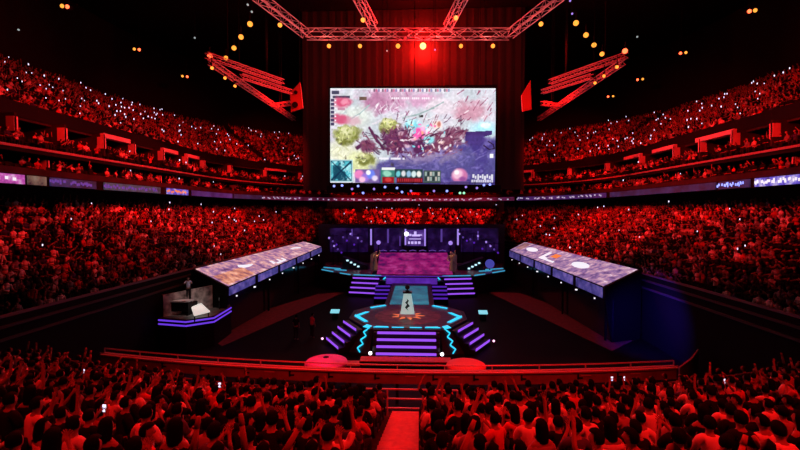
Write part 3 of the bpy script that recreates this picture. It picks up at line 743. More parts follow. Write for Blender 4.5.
LAMPS = []
def lamp(px, py, Z=None, Y=None, lens=AMBER, r=.3, label='', up=1.0):
    p = P(px, py, Z=Z, Y=Y)
    o = thing('stage_lamp', label, 'lamp', tuple(p), 'stage lamps on the trusses')
    t = (Vector((CX, 6, E)) - p).normalized()
    r *= .88
    hs_ = MB().tube(p + t * .02, p - t * .55, r * 1.12, 12, r * .75).build('housing', BLACK, o)
    MB().tube(p + t * .06, p + t * .01, r, 12).build('lens', lens, hs_)
    MB().tube(p - t * .3 + Vector((0, 0, r)), p - t * .3 + Vector((0, 0, up)), .04, 5).build('yoke', BLACK, o)
    LAMPS.append(p); return o
for i, px in enumerate((329, 360, 398, 461, 493)):
    lamp(px, 46, Y=49.6, lens=AMBER, r=.26 if i != 2 else .3, label='small amber lamp under the level truss, %s from its left end' % ORD[i if i < 3 else i + 1])
lamp(423, 46, Y=49.5, lens=HOTLENS, r=.42, label='brightest orange lamp in the red glow under the level truss')
for px, py, k in ((280, 25, 'under the slanting truss left of centre'), (363, 20, 'beside the left short forward truss'), (456, 18, 'beside the right short forward truss'), (541, 24, 'under the slanting truss right of centre')):
    lamp(px, py, Z=TZ - 1.4, lens=AMBER, r=.26, label='small amber lamp ' + k)
for px, py, k in ((250, 24, 'top'), (241, 37, 'second'), (234, 48, 'third'), (226, 58, 'lowest')):
    lamp(px, py, Z=E + 17, lens=AMBER, r=.27, label='amber lamp in the falling line above the left truss fan, %s one' % k)
for px, py, k in ((576, 23, 'top'), (586, 35, 'second'), (594, 45, 'third'), (602, 54, 'lowest')):
    lamp(px, py, Z=E + 17, lens=AMBER, r=.27, label='amber lamp in the falling line above the right truss fan, %s one' % k)
for sd, pts, w in ((0, ((212, 68), (225, 78), (235, 86)), 'left'), (1, ((617, 67), (604, 76), (595, 83)), 'right')):
    for i, (px, py) in enumerate(pts): lamp(px, py, Z=HZ - 1.6, lens=AMBER, r=.16, label='tiny amber lamp under the %s truss fan, %s from its tip' % (w, ORD[i]))
for px, py, w in ((210, 56, 'left'), (625, 51, 'right')): lamp(px, py, Z=HZ + .2, lens=REDL, r=.25, label='red-orange lamp at the outer tip of the %s truss fan' % w, up=.8)
for i, (px, py, w) in enumerate(((65, 6.5, 'nearest on the left'), (137, 49.5, 'second on the left'), (185, 76.5, 'third on the left'), (752, 11, 'nearest on the right'), (683, 53, 'second on the right'), (640, 79.5, 'third on the right'), (610.5, 96.5, 'farthest on the right'))):
    p = P(px, py, Z=E + 20)
    o = thing('twin_floodlight', 'pair of small orange floodlights on the high catwalk, ' + w, 'lamp', tuple(p), 'catwalk floodlights')
    sx = 1 if px < 400 else -1; k_ = p.y / 40
    for j, (dx, mm) in enumerate(((-.16 * k_, AMBER), (.16 * k_, REDL))):
        q = p + Vector((sx * dx * 1.2, dx * .5, -.0)); MB().tube(q, q + Vector((0, -.08, 0)), .17 if i not in (0, 3) else .19, 10).build('lens', mm, o); MB().tube(q + Vector((0, .02, 0)), q + Vector((0, .45, .1)), .28, 10, .2).build('housing', BLACK, o)
    MB().box(p + Vector((0, .4, .35)), (1.8, .2, .12)).build('bracket', BLACK, o)
    MB().tube(p + Vector((0, .4, .35)), (p.x, p.y + .4, E + 27.0), .04, 5).build('hanger', BLACK, o)
for i, (px, py) in enumerate(((19, 30), (195, 38), (637, 37), (248, 5), (252, 12), (570, 1), (572, 14), (387, 51), (435, 50))):
    p = P(px, py, Z=E + 19 if i < 7 else None, Y=None if i < 7 else 49.8)
    o = thing('marker_light', 'tiny faint white light under the dark roof, %s faint one from the left' % ORD[(0, 1, 8, 2, 3, 6, 7, 4, 5)[i]], 'lamp', tuple(p), 'marker lights')
    MB().tube(p, p + Vector((0, -.1, 0)), .09, 8).build('lens', LAV if i in (5, 6, 8) else mat('dim_white', (.1, .1, .1), .4, emit=(.5, .6, .6), power=.7), o); MB().tube(p, (p.x, p.y, E + 27.0), .03, 4).build('stem', BLACK, o)

# ------------------------------------------------------------------ ribbon displays on the balcony front
def ribbon(px0, px1, east, m, label, letters=None, lm=WHITEP, h=.62):
    s0, s1 = s_of_px(px0, 8.9, E + 2.1, east), s_of_px(px1, 8.9, E + 2.1, east)
    if s0 > s1: s0, s1 = s1, s0
    ss = np.linspace(s0, s1, 14); z = E + 2.12
    c, _ = ring((s0 + s1) / 2, 8.95)
    o = thing('ribbon_display', label, 'display', (c[0], c[1], z - h / 2), 'ribbon displays on the balcony front')
    mb = MB()
    for a, b in zip(ss, ss[1:]):
        (pa, na), (pb, nb) = ring(a, 8.95), ring(b, 8.95); qa, qb = pa - na * .1, pb - nb * .1
        mb.hexa([(qa[0], qa[1], z - h / 2), (qb[0], qb[1], z - h / 2), (pb[0], pb[1], z - h / 2), (pa[0], pa[1], z - h / 2)], [(qa[0], qa[1], z + h / 2), (qb[0], qb[1], z + h / 2), (pb[0], pb[1], z + h / 2), (pa[0], pa[1], z + h / 2)])
    scn = mb.build('screen', m, o)
    if letters:
        s = s0 + .2; rr = random.Random(int(px0) + 5)
        while s < s1 - .4:
            w = rr.uniform(.25, .6) * letters
            p, n = ring(s, 8.82); t = np.array([-n[1], n[0]])
            if True:
                lb = MB(); q = lambda a, zz: (p[0] + t[0] * a - n[0] * .0, p[1] + t[1] * a, zz)
                for k in range(rr.choice((1, 2, 2, 3))):
                    a0 = (k % 2) * w * .5 + rr.uniform(0, w * .12); z0 = z + rr.uniform(-.2, .02)
                    lb.hexa([q(a0, z0), q(a0 + w * .4, z0), (q(a0 + w * .4, z0)[0] + n[0] * .04, q(a0 + w * .4, z0)[1] + n[1] * .04, z0), (q(a0, z0)[0] + n[0] * .04, q(a0, z0)[1] + n[1] * .04, z0)],
                            [q(a0, z0 + .2), q(a0 + w * .4, z0 + .2), (q(a0 + w * .4, z0)[0] + n[0] * .04, q(a0 + w * .4, z0)[1] + n[1] * .04, z0 + .2), (q(a0, z0)[0] + n[0] * .04, q(a0, z0)[1] + n[1] * .04, z0 + .2)])
                lb.build('letter', lm, scn)
            s += w * 1.1
pinkled = mat_led('pink_ribbon', [(.10, .02, .12), (.55, .08, .45), (.9, .7, .9)], .9, 1.4)
tanled = mat_led('tan_ribbon', [(.03, .02, .03), (.22, .14, .10), (.3, .24, .2)], .7, 1.2)
blueled = mat_led('blue_ribbon', [(.01, .01, .03), (.03, .03, .12), (.08, .06, .25)], .42, .9)
tealled = mat_led('teal_ribbon', [(.02, .03, .05), (.06, .09, .14), (.1, .12, .2)], .5, 1.2)
violed = mat_led('violet_ribbon', [(.03, .01, .08), (.08, .03, .2), (.14, .06, .34)], .5, .6)
brtled = mat_led('bright_blue_ribbon', [(.02, .02, .1), (.12, .1, .7), (.8, .7, .9)], .9, 1.6)
redled = mat_led('red_violet_ribbon', [(.05, .01, .03), (.2, .02, .08), (.35, .05, .25)], .35, .9)
LETL = mat('letter_glow', (.1, .1, .1), .4, emit=(.75, .66, .95), power=.6)
ribbon(-12, 24, False, pinkled, 'pink and white ribbon display at the left picture edge', 1.2)
ribbon(28, 46, False, tanled, 'short tan ribbon display beside the pink one')
ribbon(50, 96, False, blueled, 'dim blue ribbon display right of the tan one', 1., LAVDIM)
ribbon(104, 160, False, tealled, 'dim grey-blue ribbon display in the middle of the left balcony', .9, LAVDIM)
ribbon(167, 188, False, brtled, 'bright blue and yellow ribbon display on the left balcony', .7, ORANGEP)
ribbon(192, 232, False, violed, 'dull violet ribbon display right of the bright blue one')
ribbon(234, 262, False, blueled, 'dark blue ribbon display left of the white lettering')
ribbon(263, 309, False, redled, 'ribbon display with white lettering left of the screen', 1.3, LETL)
ribbon(310, 412, False, redled, 'ribbon display with white lettering under the left half of the screen', 1.7, LETL)
ribbon(414, 514, True, redled, 'ribbon display with white lettering under the right half of the screen', 1.7, LETL)
ribbon(517, 606, True, violed, 'ribbon display with white lettering right of the screen', 1.5, LETL)
ribbon(610, 716, True, blueled, 'dark ribbon display on the middle of the right balcony')
ribbon(719, 750, True, blueled, 'blue ribbon display with small lettering on the right balcony', .6, BLUEL)
ribbon(755, 815, True, brtled, 'blue and white ribbon display at the right picture edge', .6, WHITEP)

# ------------------------------------------------------------------ the round front stage
FS = thing('front_stage', 'eight-sided front stage with violet lit steps and cyan edges', 'stage', (0, 31, 0))
OCT = [(-2.6, 27.4), (2.6, 27.4), (4.3, 30.2), (4.3, 32.6), (2.7, 34.8), (-2.7, 34.8), (-4.3, 32.6), (-4.3, 30.2)]
MB().prism(OCT, 0, 1.5).build('platform', STAGEB, FS, bevel=.03)
MB().prism([(x * .93, 31 + (y - 31) * .93) for x, y in OCT], 1.5, 1.54).build('deck', DECK, FS)
MB().lathe([(0, 1.56), (2.35, 1.56), (2.45, 1.54)], (0, 30.9, 0), 40).build('deck_disc', mat('disc_print', (.22, .10, .12), .4, noise=.6, scale=2.), FS)
gl = MB()
for k in range(9):
    a = 2 * math.pi * k / 9; 
    gl.slab([(math.cos(a + d) * r, 30.8 + math.sin(a + d) * r, 1.585) for d, r in ((-.26, .62), (0, 1.25), (.3, .75), (.12, .55))], .02)
gl.build('deck_emblem', mat('ember_light', (.2, .05, .02), .4, emit=(1.0, .20, .07), power=.75), FS)
def stair(a, b, n, z_top, dep, parent, strip=PURPLE, inset=.25, first=.0):
    """steps going down and outward from the edge a-b, a light strip on every riser"""
    a, b = Vector((*a, 0)), Vector((*b, 0)); d = (b - a).normalized(); out = Vector((d.y, -d.x, 0))
    mb = MB()
    for i in range(n):
        z = z_top * (n - i) / (n + .35) ; o0, o1 = out * dep * i, out * dep * (i + 1)
        mb.hexa([a + o0, b + o0, b + o1, a + o1], [p + Vector((0, 0, z)) for p in (a + o0, b + o0, b + o1, a + o1)])
    st_ = mb.build('steps', STAGEB, parent, bevel=.015)
    for i in range(n):
        z = z_top * (n - i) / (n + .35); o1 = out * (dep * (i + 1) + .01)
        p, q = a + o1 + d * inset + Vector((0, 0, z - .09)), b + o1 - d * inset + Vector((0, 0, z - .09))
        k = out * .03; h = Vector((0, 0, .16))
        MB().hexa([p, q, q + k, p + k], [p + h, q + h, q + k + h, p + k + h]).build('light_strip', strip, st_)
stair((-2.15, 27.4), (2.15, 27.4), 4, 1.5, .34, FS)
stair((-4.3, 30.05), (-2.95, 27.75), 4, 1.5, .42, FS, inset=.12)
stair((2.95, 27.75), (4.3, 30.05), 4, 1.5, .42, FS, inset=.12)
def zig(pts, r, parent, m=CYAN, name='cyan_light'):
    return MB().path(pts, r, 4).build(name, m, parent)
for s in (-1, 1):
    # corner piers between the flights
    pier = [(s * 2.2, 27.4), (s * 2.85, 27.7), (s * 3.7, 26.55), (s * 2.35, 26.1)]
    MB().hexa([(x, y, 0) for x, y in pier], [(pier[0][0], pier[0][1], 1.5), (pier[1][0], pier[1][1], 1.5), (pier[2][0], pier[2][1], .25), (pier[3][0], pier[3][1], .25)]).build('corner_pier', STAGEB, FS)
    zp = []
    for k in range(7):
        t = k / 6; x = 2.6 + .45 * t + (.16 if k % 2 else -.10); y = 27.5 - 1.2 * t; zp.append((s * x, y, 1.53 - 1.2 * t))
    zig(zp, .055, FS)
    MB().slab([(s * 2.5, 27.45, 1.57), (s * 2.95, 27.75, 1.57), (s * 2.75, 28.35, 1.57), (s * 2.35, 28.0, 1.57)][::s], .03).build('cyan_light', CYAN, FS)
    ch = lambda pts: MB().slab([(s * x, y, 1.58) for x, y in pts][::s], .03).build('cyan_light', CYAN, FS)
    ch([(3.0, 29.0), (3.95, 30.55), (3.95, 31.0), (3.55, 30.5), (2.75, 29.1)])
    ch([(3.95, 30.7), (3.3, 31.9), (3.0, 31.9), (3.6, 30.7)])
    ch([(1.2, 27.62), (2.25, 27.62), (2.05, 27.92), (1.25, 27.85)])
    ch([(.2, 27.6), (1.0, 27.6), (1.0, 27.75), (.2, 27.75)])
    ch([(2.0, 34.2), (3.1, 33.3), (3.0, 33.05), (1.85, 33.95)])
    lp = Vector((s * 2.25, 26.05, .35)); MB().tube(lp, lp + Vector((0, -.06, .03)), .11, 10).build('corner_lamp', WHITEL, FS)
    lp = Vector((s * 5.95, 28.9, .35)); MB().tube(lp, lp + Vector((0, -.06, .03)), .08, 10).build('corner_lamp', mat('pink_lamp', (.1, .1, .1), .4, emit=(1, .5, .8), power=2.), FS)

# the plinth carrying a shield trophy
PL = thing('trophy_plinth', 'tall tapered white plinth glowing in the middle of the front stage', 'plinth', (0, 30.9, 1.56))
wm = mat('plinth_white', (.75, .80, .78), .35)
def frust(c, w0, w1, z0, z1): return MB().hexa([(c[0] + a * w0, c[1] + b * w0, z0) for a, b in ((-1, -1), (1, -1), (1, 1), (-1, 1))], [(c[0] + a * w1, c[1] + b * w1, z1) for a, b in ((-1, -1), (1, -1), (1, 1), (-1, 1))])
frust((-.05, 30.9), .62, .56, 1.56, 1.78).build('base', wm, PL, bevel=.03)
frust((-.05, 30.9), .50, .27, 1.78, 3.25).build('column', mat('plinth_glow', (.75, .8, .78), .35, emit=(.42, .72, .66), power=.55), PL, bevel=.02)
frust((-.05, 30.9), .33, .33, 3.25, 3.36).build('cap', mat('dark_bronze', (.06, .05, .04), .4, .6), PL)
zz = lambda x, z: (-.05 + x, 30.9 - .50 + (z - 1.78) * (.23 / 1.47) - .015, z)
MB().slab([zz(-.06, 2.9), zz(.12, 2.75), zz(.02, 2.55), zz(.2, 2.35), zz(-.02, 2.2), zz(.12, 2.0), zz(-.18, 2.25), zz(-.02, 2.45), zz(-.16, 2.6), zz(0, 2.75)][::-1], .03).build('emblem', mat('plinth_mark', (.03, .09, .09), .5), PL)
TR = thing('trophy', 'small dark bronze shield trophy on top of the white plinth', 'trophy', (-.05, 30.9, 3.36))
MB().lathe([(.0, 3.36), (.16, 3.36), (.16, 3.42), (.05, 3.45), (.04, 3.5), (0, 3.5)], (-.05, 30.9, 0), 16).build('foot', mat('dark_bronze', (0, 0, 0)), TR)
sm = MB(); sm.tube((-.05, 30.85, 3.66), (-.05, 30.92, 3.66), .17, 8, .19); sm.build('shield', mat('dark_bronze', (0, 0, 0)), TR)

# the bridge to the rear stage
BR = thing('stage_bridge', 'walkway glowing cyan between front stage and rear stage', 'walkway', (0, 40, 0))
MB().box((0, 40.1, .72), (4.2, 10.6, 1.44)).build('deck_body', STAGEB, BR)
MB().box((0, 39.3, 1.46), (3.3, 8.6, .05)).build('light_deck', mat_led('cyan_deck', [(.0, .06, .12), (.0, .16, .26), (.02, .3, .4)], .75, .8), BR)
for s in (-1, 1):
    for k in range(4):
        MB().box((s * 2.9, 42.9 - k * .5, 1.55 - k * .3), (1.5, .06, .16)).build('light_strip', PURPLE2, BR)
        MB().box((s * 2.9, 43.2 - k * .5, .75 - k * .15), (1.6, .5, 1.5 - k * .3)).build('side_step', STAGEB, BR)

# ------------------------------------------------------------------ rear stage
RS = thing('rear_stage', 'wide rear stage with violet lit front and flanking stairs', 'stage', (0, 50, 0))
MB().prism([(-3.2, 46.3), (3.2, 46.3), (6.9, 47.0), (11.2, 51), (12.5, 58.9), (-12.5, 58.9), (-11.2, 51), (-6.9, 47.0)], 0, 2.0).build('platform', STAGEB, RS, bevel=.03)
MB().prism([(-3.2, 46.4), (3.2, 46.4), (6.8, 47.1), (11, 51.1), (12.3, 58.85), (-12.3, 58.85), (-11, 51.1), (-6.8, 47.1)], 2.0, 2.03).build('deck', DECK, RS)
MB().box((0, 46.26, 1.55), (6.2, .05, .7)).build('front_glow', mat_led('violet_front', [(.04, .01, .16), (.11, .02, .42), (.16, .04, .6)], .8, .7), RS)
stair((-6.7, 46.95), (-3.3, 46.3), 4, 2.0, .42, RS, inset=.2)
stair((3.3, 46.3), (6.7, 46.95), 4, 2.0, .42, RS, inset=.2)
for s in (-1, 1):
    zp = [(s * (3.0 + (.18 if k % 2 else -.12)), 46.0 - .22 * k, 2.0 - .3 * k) for k in range(7)]; zig(zp, .08, RS)
    MB().box((s * 3.1, 45.6, .9), (.6, 1.6, 1.8)).build('newel_block', STAGEB, RS)
    for a, b in (((3.4, 46.55, 2.08), (6.6, 47.1, 2.08)), ((7.0, 47.2, 2.08), (8.4, 48.4, 2.08)), ((9.4, 49.4, 2.08), (11.2, 51.2, 2.08)), ((8.0, 50.6, 2.08), (9.6, 51.2, 2.08)), ((9.0, 52.0, 2.08), (11.4, 53.2, 2.08))):
        zig([(s * a[0], a[1], a[2]), (s * b[0], b[1], b[2])], .06, RS, m=mat('soft_cyan', (.02, .05, .06), .4, emit=(.05, .45, .75), power=.8))
    for k in range(4):
        p = P(347.5 + k * 3.6 if s < 0 else 469 + k * 3.4, 260.5 + k * 2.0 if s < 0 else 268.5 - k * 1.8, Y=51.5)
        MB().box((p.x, 51.5, p.z), (.26, .1, .18)).build('marker_lamp', mat('ice_lamp', (.1, .1, .1), .4, emit=(.5, .85, 1.), power=1.4), RS)
    MB().hexa([(s * 5.6, 51.6, 2.03), (s * 8.7, 51.6, 2.03), (s * 8.7, 53.0, 2.03), (s * 5.6, 53.0, 2.03)], [(s * 5.6, 51.6, 2.5), (s * 8.7, 51.6, 3.6), (s * 8.7, 53, 3.6), (s * 5.6, 53, 2.5)]).build('sloped_riser', STAGEB, RS)
    # front strip under the ramp
MB().box((0, 46.45, 2.06), (8.2, .12, .06)).build('edge_light', PURPLE2, RS)
b0, b1, t0, t1 = P(376, 275, Y=47.6), P(454, 275, Y=47.6), P(379, 253, Y=54), P(448, 253, Y=54)
for p in (b0, b1): p.z = 2.06
LR = thing('display_ramp', 'sloping magenta display floor rising at the back of the rear stage', 'display', (0, 50.5, 2.03))
MB().hexa([(b0.x, b0.y, 2.03), (b1.x, b1.y, 2.03), (t1.x, t1.y, 2.03), (t0.x, t0.y, 2.03)], [b0, b1, t1, t0]).build('ramp_body', STAGEB, LR)
MB().slab([b0 + Vector((.1, .05, .05)), b1 + Vector((-.1, .05, .05)), t1 + Vector((-.1, -.05, .05)), t0 + Vector((.1, -.05, .05))], .04).build('magenta_display', mat_led('magenta_picture', [(.06, .004, .10), (.34, .006, .16), (.52, .05, .30)], .75, .9, 8, (.36, .5, .66)), LR)
q0, q1 = t0 + Vector((0, .1, .25)), t1 + Vector((0, .1, .25))
for k in range(7):
    a, b = q0.lerp(q1, (k + .08) / 7), q0.lerp(q1, (k + .8) / 7); zig([a, a.lerp(b, .5) + Vector((0, 0, .12)), b], .05, LR, LAVDIM, 'scallop_light')
# statues flanking the ramp
gold = mat('gilded', (.70, .50, .32), .4, .2)
for s, px, w in ((-1, 376, 'left'), (1, 451, 'right')):
    base = P(px, 273.5, Y=48.6); base.z = 2.03
    st = thing('draped_statue', 'pale gold draped statue standing at the %s edge of the magenta ramp' % w, 'statue', tuple(base), 'gold statues beside the ramp')
    MB().box(base + Vector((0, 0, .12)), (.75, .75, .24)).build('pedestal', STAGEB, st)
    J = {'hem': ((0, 0, .25), .30), 'thigh': ((0, .02, .9), .22), 'hip': ((s * .03, 0, 1.3), .2), 'waist': ((s * .05, 0, 1.6), .15), 'chest': ((s * .02, 0, 1.95), .2), 'neck': ((0, 0, 2.25), .08), 'head': ((-s * .03, -.03, 2.45), .14), 'crown': ((-s * .03, 0, 2.62), .09),
         'sa': ((-.27, 0, 2.08), .1), 'ea': ((-.42, -.1, 1.7), .08), 'ha': ((-.32, -.28, 1.45), .06), 'sb': ((.27, 0, 2.08), .1), 'eb': ((.45, -.05, 2.3), .08), 'hb': ((.42, -.1, 2.75), .06)}
    me = skin_mesh('figure', J, [('hem', 'thigh'), ('thigh', 'hip'), ('hip', 'waist'), ('waist', 'chest'), ('chest', 'neck'), ('neck', 'head'), ('head', 'crown'), ('chest', 'sa'), ('sa', 'ea'), ('ea', 'ha'), ('chest', 'sb'), ('sb', 'eb'), ('eb', 'hb')], 'hip', 2)
    me.materials.clear(); me.materials.append(gold); o = bpy.data.objects.new('figure', me); COL.objects.link(o); o.parent = st; o.location = (0, 0, 0)
    MB().hexa([base + Vector((s * .25, .1, .24)), base + Vector((s * .75, .9, .24)), base + Vector((s * .7, .95, .24)), base + Vector((s * .2, .15, .24))], [base + Vector((s * .15, .1, 2.5)), base + Vector((s * .75, .9, 2.1)), base + Vector((s * .7, .95, 2.1)), base + Vector((s * .1, .15, 2.5))]).build('wing_panel', mat('statue_wing', (.45, .35, .34), .5, noise=.5, scale=3), st)

# backdrop of the rear stage
BY = 59.0
bd = thing('stage_backdrop', 'dark violet backdrop wall with glowing uprights behind the rear stage', 'backdrop', (0, BY, 0))
l_, r_ = P(318, 224, Y=BY), P(505, 224, Y=BY)
MB().box(((l_.x + r_.x) / 2, BY + .3, l_.z / 2), (r_.x - l_.x, .4, l_.z)).build('wall_panel', mat('violet_panel', (.03, .015, .05), .6, noise=.5, scale=.9), bd)
for px, y0_, y1_, mm, w in ((371, 229, 245, LAV, .2), (388, 229, 243, LAVDIM, .25), (405.5, 229, 245, LAV, .22), (425, 229, 246, LAV, .22), (441.5, 229, 242, LAVDIM, .25), (458, 229, 245, LAV, .22), (478, 231, 240, LAVDIM, .2), (352, 229, 236, LAVDIM, .2), (400, 236, 246, LAVDIM, .15)):
    a, b = P(px, y0_, Y=BY - .1), P(px, y1_, Y=BY - .1)
    MB().box((a.x, BY - .05, (a.z + b.z) / 2), (w, .15, a.z - b.z)).build('light_column', mm, bd)
for px0, px1 in ((330, 368), (374, 402), (428, 455), (461, 498)):
    a, b = P(px0, 228, Y=BY), P(px1, 252, Y=BY)
    MB().box(((a.x + b.x) / 2, BY - .02, (a.z + b.z) / 2), (b.x - a.x, .2, a.z - b.z)).build('recess_panel', mat_led('violet_haze_panel', [(.003, .001, .012), (.014, .003, .055), (.05, .014, .16)], .5, .8), bd)
lg = thing('logo_display', 'small lavender glowing logo display in the middle of the backdrop', 'display', tuple(P(415, 246, Y=BY - .4)))
a, b = P(407, 230, Y=BY - .4), P(424, 246, Y=BY - .4)
MB().box(((a.x + b.x) / 2, BY - .25, (a.z + b.z) / 2), (b.x - a.x, .2, a.z - b.z)).build('panel', mat_led('logo_panel', [(.03, .01, .1), (.08, .03, .25), (.2, .1, .45)], .8, .9), lg)
glm = MB(); g = lambda x0, y0_, x1, y1_: glm.box(((P(x0, y0_, Y=BY - .5).x + P(x1, y0_, Y=BY - .5).x) / 2, BY - .38, (P(x0, y0_, Y=BY - .5).z + P(x0, y1_, Y=BY - .5).z) / 2), (P(x1, y0_, Y=BY - .5).x - P(x0, y0_, Y=BY - .5).x, .06, P(x0, y0_, Y=BY - .5).z - P(x0, y1_, Y=BY - .5).z))
for q in ((409, 234, 411.5, 236), (414, 231.5, 416.5, 236), (412, 234.5, 420, 236.4), (418, 234.5, 422, 235.6), (408, 241.5, 410, 244), (411, 241.5, 413.5, 244), (414.5, 241.5, 417, 244), (418, 241.5, 420.5, 244), (409, 238.6, 421, 239.4)): g(*q)
glm.build('lettering', mat('logo_glow', (.1, .1, .1), .4, emit=(.62, .48, 1.0), power=1.), lg)
p = P(406.5, 234, Y=BY - .6); tag(MB().tube(p, p + Vector((0, .1, 0)), .3, 10).build('lamp_lens', WHITEL), 'small round white lamp at the left edge of the logo display', 'lamp')
# side lighting towers on the rear stage
for s, pxs, w in ((-1, ((333, 240), (347, 236), (358, 240), (338, 248)), 'left'), (1, ((463, 236), (474, 238), (486, 244), (494, 248)), 'right')):
    for i, (px, py) in enumerate(pxs):
        pt = P(px, py - 6, Y=56.5); pb = Vector((pt.x, pt.y, 2.03))
        o = thing('light_tower', 'thin violet lamp stand on the %s rear stage wing, %s from the outside' % (w, ORD[i if s < 0 else 3 - i]), 'lamp stand', tuple(pb), 'lamp stands on the rear stage')
        MB().tube(pb, pt, .05, 6).build('pole', BLACK, o); MB().lathe([(0, 2.03), (.35, 2.03), (.35, 2.1), (0, 2.1)], (pt.x, pt.y, 0), 12).build('foot', BLACK, o)
        MB().box(pt + Vector((0, 0, -.25)), (1.3, .12, .08)).build('crossbar', BLACK, o)
        for k in range(3):
            q = pt + Vector(((k - 1) * .5, -.12, -.5 - .45 * ((k + i) % 3))); MB().tube(q, q + Vector((0, -.12, -.05)), .13, 8).build('lens', (LAV, LAVDIM, PURPLE2)[(k + i) % 3], o)
for px, py, s in ((378.5, 242.5, 'left'), (450.5, 243, 'right')):
    p = P(px, py, Y=55); o = thing('globe_lamp', 'small round violet globe lamp on a stand %s of the magenta ramp' % s, 'lamp', (p.x, p.y, 2.03), 'globe lamps')
    MB().lathe([(.28 * math.sin(math.pi * k / 8), p.z - .28 * math.cos(math.pi * k / 8)) for k in range(9)], (p.x, p.y, 0), 14).build('globe', LAV, o, smooth=True)
    MB().tube((p.x, p.y, 2.03), (p.x, p.y, p.z - .25), .06).build('pole', BLACK, o)
p = P(490, 264, Y=52); 
o = thing('round_monitor', 'round blue glowing drum beside the right wing of the rear stage', 'lamp', (p.x, 52, 2.03)); MB().tube(p, p + Vector((0, .3, 0)), .55, 18).build('face', mat('blue_drum', (.02, .02, .1), .4, emit=(.08, .08, .5), power=.7), o); MB().tube((p.x, 52.2, 2.03), (p.x, 52.2, p.z - .4), .08).build('stand', BLACK, o)

